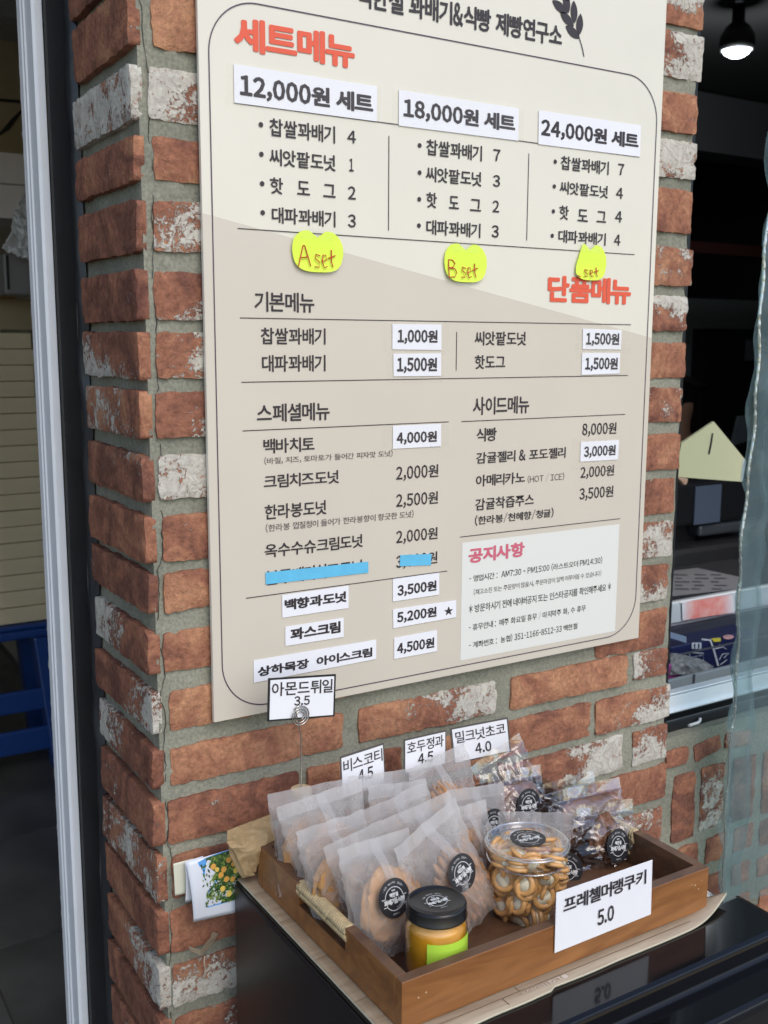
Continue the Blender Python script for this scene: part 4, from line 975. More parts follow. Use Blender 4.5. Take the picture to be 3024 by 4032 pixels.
# ------------------------------------------------------------------ cup of pretzels
cc = onZ(2062, 3632, ZF); cy = -.318
lidp = onY(2077, 3313, cy); cc = Vector((lidp.x, cy, ZF)); CH = lidp.z - ZF
cup = root('pretzel_cup', cc, 'clear plastic cup with lid full of pretzel meringue cookies', 'cup')
r0, r1 = .0315, .0445
MB().lathe([(0.001, .001), (r0 * .95, .001), (r0, .004), (r1 * .97, CH - .016), (r1, CH - .010), (r1, CH - .008)], cc, 64).build('cup_wall', PETM, cup, smooth=True)
def rib(r, z, a): return r * (1 + .006 * math.sin(a * 60)) if r > .036 and z < CH - .0045 else r
lidm = MB().lathe([(r1 * 1.02, CH - .019), (r1 * 1.045, CH - .017), (r1 * 1.05, CH - .007), (r1 * 1.085, CH - .005), (r1 * 1.09, CH - .001), (r1 * 1.06, CH + .0015), (r1 * 1.02, CH + .001), (r1 * .97, CH - .004), (r1 * .93, CH - .005), (r1 * .75, CH - .0035), (r1 * .62, CH - .002), (r1 * .60, CH + .0005), (0.001, CH + .0005)], cc, 120, fn=rib).build('lid', PETM, cup, smooth=True)
rims = MB()
for rr_, z, t_ in ((r1 * 1.085, CH - .001, .0011), (r1 * 1.03, CH + .0012, .0006), (r1 * 1.045, CH - .0175, .0008)):
    rims.tube([cc + Vector((math.cos(a * math.pi / 40) * rr_, math.sin(a * math.pi / 40) * rr_, z)) for a in range(80)], t_, 6, closed=True)
rims.build('lid_rim', clear_mat('rim_plastic', (.93, .95, .96), .25, .9, .05, .0001, 20), lidm, smooth=True)
Mx = Matrix.Translation(cc + Vector((.004, .004, CH + .0014))) @ Matrix.Rotation(R(-8), 4, 'Z') @ Matrix(((1, 0, 0, 0), (0, 0, 1, 0), (0, -1, 0, 0), (0, 0, 0, 1)))
s_ = place('round_sticker', ST_M, lidm, Mx); place('lid_lettering', ST_T, lidm, Mx)
def build_pretzel():
    m = MB(); rad = .0066; cen = [(0, .0068), (-.0072, -.0046), (.0072, -.0046)]
    for lay in (-1, 1):
        for (x, y) in cen:
            m.tube([(x + math.cos(a) * rad, y + math.sin(a) * rad * 1.0, lay * .0028) for a in [k * 2 * math.pi / 14 for k in range(14)]], .00215, 6, closed=True)
    pm = meshdata('pretzel', m.V, m.F, PRETZ, True)
    c_ = MB()
    for (x, y) in cen:
        V = [(x, y, .0050), (x, y, -.0050)]; F = []
        for k in range(14):
            a = k * 2 * math.pi / 14
            for rr_, z in ((.0046, .0045), (.0062, .0012), (.0066, 0), (.0062, -.0012), (.0046, -.0045)): V.append((x + math.cos(a) * rr_, y + math.sin(a) * rr_, z))
        for k in range(14):
            b = 2 + k * 5; e = 2 + ((k + 1) % 14) * 5
            for i in range(4): F.append((b + i, b + i + 1, e + i + 1, e + i))
            F.append((0, b, e)); F.append((1, e + 4, b + 4))
        c_.add(V, F)
    c_.box(-.010, -.009, -.0016, .010, .006, .0016)
    cm = meshdata('cream', c_.V, c_.F, CREAM, True); return pm, cm
PZ, CRM = build_pretzel()
pq = random.Random(11)
cnt = 0
for lv in range(6):
    z = .012 + lv * .0165; rad = r0 + (r1 - r0) * z / CH - .0100
    if z > CH - .014: break
    nn_ = 7 if lv < 3 else 8
    for k in range(nn_):
        a = 2 * math.pi * (k + .5 * (lv % 2)) / nn_ + pq.uniform(-.12, .12)
        pos = cc + Vector((math.cos(a) * rad, math.sin(a) * rad, z + .002 + pq.uniform(-.003, .003)))
        radial = Vector((math.cos(a), math.sin(a), pq.uniform(-.25, .25))).normalized()
        mode = pq.random()
        if mode < .66: zax = radial
        elif mode < .86: zax = Vector((-math.sin(a), math.cos(a), pq.uniform(-.3, .3))).normalized()
        else: zax = Vector((pq.uniform(-.3, .3), pq.uniform(-.3, .3), 1)).normalized()
        if mode >= .66: pos -= radial * .009
        Mx = Matrix.Translation(pos) @ zax.to_track_quat('Z', 'Y').to_matrix().to_4x4() @ Matrix.Rotation(pq.uniform(0, 6.28), 4, 'Z') @ Matrix.Diagonal((1.72, 1.72, 1.45, 1))
        p_ = place('pretzel', PZ, cup, Mx); place('cream', CRM, p_, Mx); cnt += 1
for k in range(8):
    a = 2 * math.pi * k / 8 + .3; rad = .018 if k % 2 else .030
    pos = cc + Vector((math.cos(a) * rad, math.sin(a) * rad, CH - .014))
    Mx = Matrix.Translation(pos) @ Vector((pq.uniform(-.5, .5), pq.uniform(-.5, .5), 1)).to_track_quat('Z', 'Y').to_matrix().to_4x4() @ Matrix.Rotation(pq.uniform(0, 6), 4, 'Z') @ Matrix.Diagonal((1.6, 1.6, 1.3, 1))
    p_ = place('pretzel', PZ, cup, Mx); place('cream', CRM, p_, Mx)
MB().lathe([(0.001, .004), (.020, .004), (.027, CH - .02), (.001, CH - .018)], cc, 20).build('packed_pretzels', simple('inner_pretzel', (.50, .30, .14), .7, var=.5, vscale=130, bump=.003, bscale=120), cup, smooth=True)['kind'] = 'stuff'

# ------------------------------------------------------------------ price tag on the tray
def card(name, label, quad, lines, frame_col=None, th=.0006, parent=None, cat='price card', group=None, yoff=.03, loc=None, margin=.03):
    """quad: TL TR BR BL places. lines: (text, u0, v0, u1, v1) with v from the bottom"""
    q = [Vector(p) for p in quad]; nn = (q[1] - q[0]).cross(q[3] - q[0]).normalized()
    if nn.dot(CAM - q[0]) < 0: nn = -nn
    r = root(name, loc or (q[2] + q[3]) / 2, label, cat, group) if parent is None else parent
    def P(u, v, k=0): return (q[3].lerp(q[2], u)).lerp(q[0].lerp(q[1], u), v) + nn * k
    if frame_col:
        MB().slab(q, th).build('laminate_border', frame_col, r)
        a, b = margin, margin * 1.5
        MB().slab([P(a, 1 - b, .0006), P(1 - a, 1 - b, .0006), P(1 - a, b, .0006), P(a, b, .0006)], .0005).build('card_face', PAPER, r)
    else:
        MB().slab(q, th).build('card_face', PAPER, r)
    t_ = MB()
    for s, u0, v0, u1, v1, off in lines: put_text(t_, s, lambda u, v: P(u0 + u * (u1 - u0), v0 + v * (v1 - v0), .0011), off)
    t_.build('lettering', INK, r)
    return r
YT_ = TY0 - .0016
tq = [onY(2191, 3516, YT_ - .001), onY(2569, 3386, YT_ + .0), onY(2563, 3600, YT_ + .0004), onY(2184, 3753, YT_ - .0006)]
card('price_tag', 'large white price tag reading 프레첼머랭쿠키 5.0 stuck on the front of the tray', tq, [('프레첼머랭쿠키', .07, .62, .93, .88, .020), ('5.0', .42, .18, .59, .46, .02)])

# ------------------------------------------------------------------ small cards behind the bags
GREYB = simple('laminate_grey', (.10, .09, .08), .3); BLB = simple('card_black', (.02, .02, .02), .3)
yc = -.098
def cq(tl, tr, br, bl, y0, y1): return [onY(*tl, y0), onY(*tr, y1), onY(*br, y1), onY(*bl, y0)]
card('price_card', 'small laminated card reading 비스코티 4.5 behind the bags, leftmost of the three low cards', cq((1338, 2980), (1511, 2924), (1519, 3090), (1345, 3150), yc, yc), [('비스코티', .06, .60, .95, .90, .012), ('4.5', .38, .28, .72, .56, .02)], GREYB, group='price cards behind the bags')
card('price_card', 'small laminated card reading 호두정과 4.5 between the other two low cards', cq((1590, 2912), (1757, 2874), (1757, 3010), (1590, 3050), yc - .004, yc - .004), [('호두정과', .07, .56, .93, .90, .012), ('4.5', .32, .20, .68, .50, .02)], GREYB, group='price cards behind the bags')
card('price_card', 'small laminated card reading 밀크넛초코 4.0 beside the clear chocolate bags', cq((1771, 2868), (2000, 2824), (2012, 2960), (1786, 3010), yc - .002, yc - .002), [('밀크넛초코', .07, .55, .93, .88, .012), ('4.0', .38, .16, .66, .46, .02)], GREYB, group='price cards behind the bags')
ya_ = -.075
aq = cq((1056, 2671), (1323, 2654), (1318, 2821), (1052, 2842), ya_, ya_)
ar = card('price_card', 'black-bordered card reading 아몬드튀일 3.5 held by a spiral wire stand', aq, [('아몬드튀일', .05, .58, .95, .90, .014), ('3.5', .38, .33, .61, .55, .02)], BLB, group='price cards behind the bags', th=.0008)
hold = root('wire_card_holder', onY(1183, 3100, ya_), 'steel wire card holder with a spiral clip and round wooden foot beside the bags', 'card holder')
cw = onY(1181, 2820, ya_ - .003); foot = onY(1183, 3102, ya_)
wm_ = MB(); P = []
for k in range(70):
    t = k / 69; a = R(-60 + 900 * t) ; rr_ = .0050 + (.0135 - .0050) * t
    P.append(cw + Vector((math.cos(a) * rr_, 0.0, math.sin(a) * rr_)))
P.append(Vector((onY(1181, 2895, ya_).x, ya_ - .003, onY(1181, 2895, ya_).z))); P.append(Vector((P[-1].x, ya_ - .002, ZS + .012)))
wm_.tube(P, .0009, 6); wm_.build('wire', WIRE, hold, smooth=True)
fz = foot.z
MB().lathe([(.0005, fz), (.013, fz), (.0135, fz - .001), (.0135, ZS + .001), (.0005, ZS + .001)], (P[-1].x, ya_ - .002, 0), 28).build('wooden_foot', simple('pale_foot_wood', (.50, .38, .22), .5), hold, smooth=False)

# ------------------------------------------------------------------ kraft paper bag behind the tray
kb = root('kraft_paper_bag', onY(1000, 3330, -.07), 'crumpled brown kraft paper bag stuffed between the tray and the wall', 'paper bag')
def crumple(name, pts, nu, nv, amp, mat, parent, seed, th=.0004):
    """pts: grid rows x cols of places, bilinear + creases"""
    Rn, Cn = len(pts), len(pts[0]); V = []; F = []
    for j_ in range(nv + 1):
        for i in range(nu + 1):
            v = j_ / nv * (Rn - 1); u = i / nu * (Cn - 1); a, b = min(int(v), Rn - 2), min(int(u), Cn - 2); fv, fu = v - a, u - b
            fv_ = smooth01(fv); p = pts[a][b].lerp(pts[a][b + 1], fu).lerp(pts[a + 1][b].lerp(pts[a + 1][b + 1], fu), fv)
            c_ = 1 - abs(noise.noise(p * 42 + Vector((seed, 0, 0)))) * 2.4; c2 = 1 - abs(noise.noise(p * 95 + Vector((seed, 9, 0)))) * 2.4
            V.append(p + Vector((-.3, -.8, .45)) * (max(0, c_) ** 2 * amp + max(0, c2) ** 2 * amp * .4))
    for j_ in range(nv):
        for i in range(nu): k = j_ * (nu + 1) + i; F.append((k, k + nu + 1, k + nu + 2, k + 1))
    o = mk(name, V, F, mat, parent, smooth=True); s = o.modifiers.new('s', 'SOLIDIFY'); s.thickness = th; return o
G = [[onY(895, 3270, -.060), onY(985, 3235, -.050), onY(1068, 3205, -.050)],
     [onY(893, 3320, -.076), onY(975, 3300, -.080), onY(1075, 3260, -.078)],
     [onY(925, 3360, -.079), onY(1012, 3352, -.090), onY(1090, 3325, -.086)],
     [onY(965, 3452, -.080), onY(1009, 3435, -.0815), onY(1011, 3400, -.0815)]]
crumple('bag_paper', G, 50, 50, .0032, KRAFT, kb, 4)
G = [[onY(893, 3300, -.074), onY(940, 3285, -.082)], [onY(905, 3370, -.072), onY(962, 3350, -.083)], [onY(940, 3440, -.072), onY(985, 3420, -.084)], [onY(955, 3458, -.074), onY(1005, 3446, -.083)]]
crumple('paper_fold', G, 20, 30, .002, KRAFT, kb, 9)

# ------------------------------------------------------------------ papers tucked behind the cabinet
pp = root('paper_stack', onY(800, 3480, -.03), 'bent leaflet with a fruit-tree photo tucked between the cabinet and the brick wall', 'leaflet')
def bent(name, quad, bow, mat, parent, n=14):
    q = [Vector(p) for p in quad]; V = []; F = []
    for j_ in range(n + 1):
        for i in range(n + 1):
            u, v = i / n, j_ / n; p = q[0].lerp(q[1], u).lerp(q[3].lerp(q[2], u), v); V.append(p + Vector((0, -bow * math.sin(math.pi * v) * (1 - u), 0)))
    for j_ in range(n):
        for i in range(n): k = j_ * (n + 1) + i; F.append((k, k + n + 1, k + n + 2, k + 1))
    o = mk(name, V, F, mat, parent, smooth=True); s = o.modifiers.new('s', 'SOLIDIFY'); s.thickness = .0004; s.offset = 1; return o, lambda u, v, k=0: q[0].lerp(q[1], u).lerp(q[3].lerp(q[2], u), v) + Vector((0, -bow * math.sin(math.pi * v) * (1 - u) - k, 0))
WP = simple('glossy_leaflet', (.76, .79, .84), .3)
bent('cream_sheet', [onY(682, 3401, -.016), onY(760, 3380, -.016), onY(757, 3512, -.016), onY(689, 3527, -.016)], 0, simple('cream_sheet', (.70, .70, .56), .5), pp)
bent('white_sheet', [onY(728, 3392, -.022), onY(800, 3370, -.022), onY(800, 3535, -.022), onY(729, 3552, -.022)], .004, WP, pp)
lf, LP = bent('leaflet', [onY(732, 3396, -.030), onY(960, 3328, -.048), onY(960, 3585, -.048), onY(762, 3630, -.030)], .006, WP, pp)
bl = MB()
V = [LP(u, v, .0006) for u, v in ((.19, .045), (.35, .015), (.55, -.0), (1, -.0), (1, .80), (.28, .80), (.30, .55), (.26, .3))]
bl.add(V, [tuple(range(8))]); bl.build('photo_sky', simple('photo_blue', (.12, .38, .80), .3), lf)
gq = random.Random(5); gm = MB(); gl = [simple('photo_leaf', (.07, .16, .03), .35), simple('photo_leaf_dark', (.025, .06, .02), .35), simple('photo_leaf_light', (.24, .34, .06), .35)]
tree = [LP(u, v, .00075) for u, v in ((.30, .02), (.995, .005), (.995, .79), (.55, .79), (.62, .62), (.50, .55), (.60, .45), (.40, .36), (.48, .28), (.36, .16), (.42, .08))]
MB().add(tree, [tuple(range(11))]).build('photo_tree', simple('photo_tree_green', (.045, .10, .025), .35, var=.5, vscale=300), lf)
for k in range(900):
    u = gq.uniform(.22, .99); v = gq.uniform(.02, .79)
    lim = .42 + .14 * math.sin(v * 9) - .05 * math.sin(v * 23)
    if u < lim and gq.random() < .88: continue
    s = gq.uniform(.018, .045); a = gq.uniform(0, 3.14); P5 = [(u + math.cos(a) * s, v + math.sin(a) * s), (u - math.sin(a) * s * .4, v + math.cos(a) * s * .4), (u - math.cos(a) * s, v - math.sin(a) * s), (u + math.sin(a) * s * .4, v - math.cos(a) * s * .4)]
    P5 = [(min(.995, max(.2, x)), min(.795, max(.01, y))) for x, y in P5]
    gm.add([LP(x, y, .0009 + k * 1e-6) for x, y in P5], [(0, 1, 2, 3)], gq.randrange(3))
gm.build('photo_leaves', gl, lf)
om = MB()
for (u, v, s) in [(.56, .33, .05), (.84, .33, .05), (.58, .55, .05), (.95, .52, .05), (.44, .17, .05), (.5, .23, .04), (.62, .26, .05), (.72, .14, .05), (.80, .22, .045), (.66, .42, .05), (.78, .45, .045), (.70, .66, .055), (.88, .66, .055), (.95, .35, .045), (.93, .12, .04)]:
    om.add([LP(u + math.cos(a * .524) * s, v + math.sin(a * .524) * s * .9, .0018) for a in range(12)], [tuple(range(12))], gq.randrange(2))
om.build('photo_fruit', [simple('photo_orange', (.82, .40, .08), .35), simple('photo_yellow', (.85, .60, .12), .35)], lf)
# scrap of tape on the brick below
sc = root('tape_scrap', onY(800, 3760, -.012), 'yellowed scrap of tape hanging on the brick beside the black cabinet', 'tape scrap')
G = [[onY(742, 3725, -.013), onY(790, 3740, -.018), onY(830, 3690, -.015), onY(835, 3668, -.010)], [onY(748, 3748, -.012), onY(790, 3765, -.016), onY(838, 3720, -.013), onY(862, 3675, -.009)]]
crumple('tape', G, 24, 8, .0015, film_mat('old_tape', None, .45, .8, (.5, .42, .30), .35, .0006, 60), sc, 3, .0002)
MB().tube([onY(806, 3765, -.012), onY(804, 3790, -.016), onY(808, 3815, -.013), onY(806, 3845, -.012)], .0008, 5).build('thread', simple('thread_beige', (.5, .45, .36), .6), sc)

# ------------------------------------------------------------------ things inside, seen through the left doorway
def qbox(name, x0, y0, x1, y1, Y, dep, mat, parent=None, bevel=.003):
    """box whose front, seen from the camera, spans the given picture rectangle at depth Y"""
    ym, xm = (y0 + y1) / 2, (x0 + x1) / 2
    xa, xb = onY(x0, ym, Y).x, onY(x1, ym, Y).x; za, zb_ = onY(xm, y1, Y).z, onY(xm, y0, Y).z
    return MB().box(xa, Y, za, xb, Y + dep, zb_).build(name, mat, parent, bevel=bevel), (xa, xb, za, zb_)
TANB = simple('tan_carton', (.62, .54, .36), .75, var=.08, vscale=9)
ys = 2.45
SX0, SX1 = onY(-60, 1800, ys).x, onY(150, 1800, ys).x
zlist = []
yy = 1310.0
while yy < 2490:
    zlist.append(onY(80, yy, ys).z); yy += 63.5
stt = .76
for k in range(len(zlist) - 1):
    z1_, z0_ = zlist[k], zlist[k + 1]
    o = MB().box(SX0 + QR.uniform(-.004, .004), ys + QR.uniform(-.004, .004), z0_ + .0012, SX1 + k * .0012 + QR.uniform(-.003, .003), ys + .3, z1_ - .0012).build('flat_carton', TANB, None, bevel=.002)
    tag(o, 'flat tan carton in the tall stack of equal cartons seen through the doorway', 'carton', 'flat cartons stacked inside the doorway')
stack_bottom = zlist[-1]
# blue plastic stool under the stack
BLU = simple('blue_plastic', (.012, .048, .20), .32)
sx0, sx1 = SX0 - .10, onY(215, 2520, ys - .01).x; sz1 = stack_bottom - .002; sy0, sy1 = ys - .03, ys + .30
stool = root('plastic_stool', ((sx0 + sx1) / 2, ys + .14, 0), 'blue plastic stool under the stack of tan cartons', 'stool')
m = MB(); m.box(sx0, sy0, sz1 - .018, sx1, sy1, sz1); m.box(sx0 - .004, sy0 - .004, sz1 - .050, sx1 + .004, sy1 + .004, sz1 - .0181); m.build('seat', BLU, stool, bevel=.012)
for (lx, ly) in ((sx0, sy0), (sx1, sy0), (sx0, sy1), (sx1, sy1)):
    ox = -.02 if lx == sx0 else .02; oy = -.02 if ly == sy0 else .02
    V = []
    w_ = .075
    for z, f in ((0, 1.0), (sz1 - .051, .0)):
        cx_ = lx + ox * f * 2 + (w_ / 2 if lx == sx0 else -w_ / 2); cy_ = ly + oy * f * 2 + (w_ / 2 if ly == sy0 else -w_ / 2)
        V += [(cx_ - w_ / 2, cy_ - w_ / 2, z), (cx_ + w_ / 2, cy_ - w_ / 2, z), (cx_ + w_ / 2, cy_ + w_ / 2, z), (cx_ - w_ / 2, cy_ + w_ / 2, z)]
    mk('leg', V, [(3, 2, 1, 0), (4, 5, 6, 7), (0, 1, 5, 4), (1, 2, 6, 5), (2, 3, 7, 6), (3, 0, 4, 7)], BLU, stool, bevel=.006)
for ya, yb in ((2715, 2800), (2868, 2962)):
    za_, zb2 = onY(100, yb, sy0).z, onY(100, ya, sy0).z; MB().box(sx0 - .01, sy0 - .014, max(.005, za_), sx1 + .012, sy0 + .004, zb2).build('rail', BLU, stool, bevel=.008)
# grey box, wood shelf, white bags, hinged panel, up the wall behind the stack
o, _ = qbox('grey_device', 16, 1000, 150, 1160, 2.25, .2, simple('device_grey', (.22, .22, .225), .45), None, .006); tag(o, 'grey box hanging under a white plastic bag, seen through the doorway', 'box')
qbox('slot', 26, 1005, 36, 1140, 2.247, .002, simple('slot_black', (.01, .01, .01), .5), o, 0)
o, _ = qbox('wooden_shelf', -60, 1045, 60, 1175, 2.5, .2, simple('shelf_orange', (.32, .17, .04), .5, var=.2, vscale=10), None); tag(o, 'orange-brown wooden shelf edge beside the grey box', 'shelf')
o, _ = qbox('tan_panel', -80, 1175, 165, 1300, 2.6, .05, simple('tan_panel', (.36, .31, .20), .6), None); tag(o, 'dull tan panel above the stack of cartons', 'panel')
wb = root('plastic_bag', onY(80, 900, 2.2), 'white plastic bag hanging behind the white trim strip', 'plastic bag')
G = [[onY(120, 725, 2.2), onY(175, 700, 2.25)], [onY(55, 850, 2.16), onY(175, 840, 2.2)], [onY(42, 940, 2.12), onY(175, 930, 2.15)], [onY(10, 990, 2.15), onY(180, 1060, 2.2)]]
crumple('bag_film', G, 30, 50, .02, simple('milky_bag', (.72, .76, .80), .35), wb, 6, .001)
o, _ = qbox('white_carton', -90, 600, 150, 860, 2.6, .3, simple('pale_box', (.78, .76, .76), .6, var=.05, vscale=6), None); tag(o, 'pale white box with a metal catch behind the hanging plastic bag', 'box')
qbox('box_edge', -90, 722, 148, 727, 2.597, .0015, simple('edge_grey', (.2, .2, .2), .6), o, 0)
o, _ = qbox('wood_hatch', -120, 140, 190, 660, 2.9, .04, simple('hatch_wood', (.42, .36, .23), .6, var=.08, vscale=5), None); tag(o, 'tan wooden panel with a black strap hinge at the top left', 'wooden panel')
m = MB(); m.slab([onY(-30, 385, 2.893), onY(115, 397, 2.893), onY(115, 409, 2.893), onY(-30, 397, 2.893)], .004)
m.slab([onY(-20, 545, 2.893), onY(45, 468, 2.893), onY(112, 405, 2.893), onY(38, 510, 2.893)], .004); m.build('strap_hinge', simple('hinge_black', (.02, .02, .02), .5), o)
o, _ = qbox('grey_duct', -150, -60, 175, 60, 2.6, .3, simple('duct_grey', (.30, .32, .32), .5), None); tag(o, 'grey overhead duct corner at the top left', 'duct')

# ------------------------------------------------------------------ serving hatch and what lies behind it
hat = root('hatch_frame', (1.6, .12, zs), 'black metal frame of the serving hatch beside the pillar', 'window frame')
fz1 = onY(2780, 2806, .043).z
m = MB(); m.box(.90, .043, zs + .001, 2.6, .051, fz1); m.build('sill_rail', MATBLK, hat, bevel=.002)
lx1 = onY(2642, 2500, .052).x
m = MB(); m.box(.89, .052, fz1, lx1, .075, 2.45); m.build('side_rail', MATBLK, hat, bevel=.002)
hp = [onY(2712, 2857, .040), onY(2750, 2845, .038), onY(2756, 2836, .038), onY(2757, 2829, .040)]
MB().tube(hp, .0028, 8).build('hook', simple('white_hook', (.7, .7, .68), .4), hat, smooth=True)
# chest freezer with sliding lids
frz = root('chest_freezer', (1.7, .5, .0), 'white and silver chest freezer open behind the serving hatch', 'freezer')
ALU = simple('brushed_alu', (.70, .76, .80), .3, metal=.3, bump=.0001, bscale=40)
WHT = simple('white_enamel', (.78, .84, .88), .3)
def xbar(name, yt, yb, Y, dep, mat, parent, xr=2.55, x=2780, xl=None, bevel=.002):
    z1_ = onY(x, yt, Y).z; z0_ = onY(x, yb, Y).z
    return MB().box(xl if xl else .95, Y, z0_, xr, Y + dep, z1_).build(name, mat, parent, bevel=bevel)
xbar('front_panel', 2775, 3100, .082, .02, MATBLK, frz)
xbar('lower_rail', 2708, 2772, .078, .012, WHT, frz)
xbar('lower_lip', 2699, 2706, .074, .02, WHT, frz); xbar('bright_edge', 2766, 2776, .072, .006, simple('bright_white', (.8, .85, .88), .3), frz)
xbar('inner_rail', 2646, 2690, .20, .01, simple('grey_rail', (.33, .36, .38), .35), frz)
for xp in (2730, 2882):
    a = onY(xp, 2672 - (xp - 2780) * .18, .198); MB().box(a.x, .196, a.z - .014, a.x + .003, .199, a.z + .014).build('divider', simple('divider_grey', (.12, .12, .13), .5), frz)
xbar('wire_rail', 2554, 2561, .30, .006, simple('dark_rod', (.05, .05, .06), .4), frz)
MB().box(.95, .60, .3, 2.55, .62, onY(2780, 2450, .60).z).build('back_liner', simple('liner_dark', (.03, .035, .05), .6), frz)
MB().box(.95, .2, .28, 2.55, .62, .3).build('liner_floor', simple('liner_grey', (.1, .11, .12), .6), frz)
xbar('lid_underside', 2432, 2466, .62, .03, simple('lid_grey', (.30, .29, .32), .4), frz)
chro = xbar('lid_front', 2356, 2430, .615, .03, ALU, frz)
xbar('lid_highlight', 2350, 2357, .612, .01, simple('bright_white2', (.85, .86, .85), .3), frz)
zl = onY(2780, 2345, .64).z
tp = MB().box(.95, .64, zl - .02, 2.55, 1.5, zl - .001).build('lid_top', simple('glass_top_dark', (.05, .05, .055), .2), frz)
a = onY(2690, 2350, .61)
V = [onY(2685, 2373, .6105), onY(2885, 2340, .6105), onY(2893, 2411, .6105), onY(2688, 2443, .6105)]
m_, t_, p_ = new_mat('painted_red_reflection'); tcx = N(t_, 'TexCoord'); nn1 = N(t_, 'TexNoise'); nn1.inputs['Scale'].default_value = 40; L(t_, tcx.outputs['Object'], nn1.inputs[0])
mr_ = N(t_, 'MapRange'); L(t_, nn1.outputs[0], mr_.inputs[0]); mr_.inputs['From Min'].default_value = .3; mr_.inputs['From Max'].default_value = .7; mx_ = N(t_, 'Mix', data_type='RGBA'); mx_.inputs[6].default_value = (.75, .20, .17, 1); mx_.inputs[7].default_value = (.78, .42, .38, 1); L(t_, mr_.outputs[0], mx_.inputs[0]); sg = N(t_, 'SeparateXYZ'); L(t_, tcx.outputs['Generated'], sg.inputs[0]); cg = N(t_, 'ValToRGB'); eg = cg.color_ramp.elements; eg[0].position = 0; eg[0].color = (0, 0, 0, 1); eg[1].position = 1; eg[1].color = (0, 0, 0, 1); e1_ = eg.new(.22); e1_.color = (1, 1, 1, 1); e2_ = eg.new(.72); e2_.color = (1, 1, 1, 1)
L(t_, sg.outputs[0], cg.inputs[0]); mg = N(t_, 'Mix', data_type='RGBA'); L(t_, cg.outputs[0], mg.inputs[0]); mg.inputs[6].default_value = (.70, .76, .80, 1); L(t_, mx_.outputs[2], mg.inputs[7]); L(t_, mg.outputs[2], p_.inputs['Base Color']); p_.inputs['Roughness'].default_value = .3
MB().slab(V, .0006).build('red_reflection', m_, frz)  # red reflection on the lid front, painted as colour fading to grey at both ends
# price list on the freezer lid
pl = MB(); V = [onZ(2640, 2250, zl), onZ(2745, 2237, zl), onZ(2925, 2275, zl), onZ(2920, 2318, zl), onZ(2640, 2350, zl)]
o = mk('price_list', [Vector((v.x, v.y, v.z + .0008)) for v in V], [tuple(reversed(range(5)))], simple('dim_paper', (.26, .26, .27), .5)); tag(o, 'printed price list lying flat on the freezer lid', 'printed sheet')
tq_ = MB()
for k in range(5):
    for s in range(3):
        xa = 2655 + s * 75 + QR.uniform(-8, 8); yb_ = 2262 + k * 14; wd = QR.uniform(25, 60)
        P = [onZ(xa, yb_, zl), onZ(xa + wd, yb_ + wd * .02, zl), onZ(xa + wd, yb_ + 5 + wd * .02, zl), onZ(xa, yb_ + 5, zl)]
        tq_.add([Vector((p.x, p.y, zl + .0016)) for p in P], [(3, 2, 1, 0)])
tq_.build('printed_lines', simple('dim_print', (.09, .08, .09), .6), o)
# navy carton in the freezer
NAVY = simple('navy_carton', (.012, .016, .07), .4)
nc = root('navy_carton', onY(2780, 2630, .34), 'navy blue printed carton with two white arrows inside the freezer', 'carton')
o, bb = qbox('carton_body', 2640, 2515, 2960, 2640, .34, .06, NAVY, nc, .002)
def strip(name, pts, Y, mat, parent, th=.0006): 
    V = [onY(x, y, Y) for x, y in pts]; return mk(name, V, [tuple(range(len(V)))], mat, parent)
WPR = simple('carton_white', (.55, .57, .62), .5)
strip('white_flap', [(2640, 2488), (2703, 2507), (2703, 2532), (2640, 2512)], .338, simple('flap_blue', (.20, .25, .36), .5), nc)
strip('arrow_box', [(2724, 2530), (2762, 2531), (2762, 2556), (2724, 2555)], .338, WPR, nc)
for xo in (2731, 2747): strip('arrow', [(xo + 5, 2533), (xo + 10, 2541), (xo + 7, 2541), (xo + 7, 2554), (xo + 3, 2554), (xo + 3, 2541), (xo, 2541)], .3368, NAVY, nc)
strip('white_stripe', [(2762, 2514), (2800, 2518), (2815, 2560), (2832, 2622), (2824, 2622), (2808, 2562), (2795, 2524), (2764, 2520)], .338, WPR, nc)
strip('yellow_print', [(2800, 2514), (2838, 2511), (2838, 2526), (2812, 2528)], .337, simple('carton_yellow', (.6, .5, .05), .5), nc)
fr = MB()
for seg in ([(2715, 2570), (2770, 2572), (2770, 2600), (2716, 2598), (2715, 2570)], [(2832, 2598), (2845, 2575), (2870, 2573), (2850, 2590), (2862, 2598), (2836, 2618)], [(2815, 2555), (2845, 2548), (2832, 2538), (2860, 2556)]):
    fr.tube([onY(x, y, .337) for x, y in seg], .0012, 4)
P0, P1 = onY(2720, 2592, .3365), onY(2766, 2576, .3365)
put_text(fr, '소비기한', lambda u, v: (P0.x + u * (P1.x - P0.x), .3365, P0.z + v * (P1.z - P0.z)), .02)
fr.build('white_marks', WPR, nc)
lp_ = [onY(2868 + math.cos(a * .5) * 22, 2508 + math.sin(a * .5) * 9, .337) for a in range(13)]
mk('pink_print', lp_, [tuple(range(13))], simple('carton_pink', (.50, .28, .28), .5, var=.4, vscale=90), nc)
bg_ = root('clear_bag', onY(2720, 2640, .3), 'crumpled clear plastic bag lying in the freezer', 'plastic bag')
G = [[onY(2636, 2570, .30), onY(2700, 2580, .29), onY(2770, 2602, .29)], [onY(2636, 2610, .27), onY(2720, 2615, .25), onY(2800, 2620, .27)], [onY(2636, 2660, .26), onY(2720, 2655, .25), onY(2812, 2640, .26)]]
crumple('bag_film', G, 40, 30, .007, film_mat('grey_film', None, .55, .9, (.42, .42, .42), .2, .002, 60, gloss=.8), bg_, 8)
sco = root('pink_scoop', onY(2650, 2650, .26), 'magenta plastic scoop beside the clear bag', 'scoop')
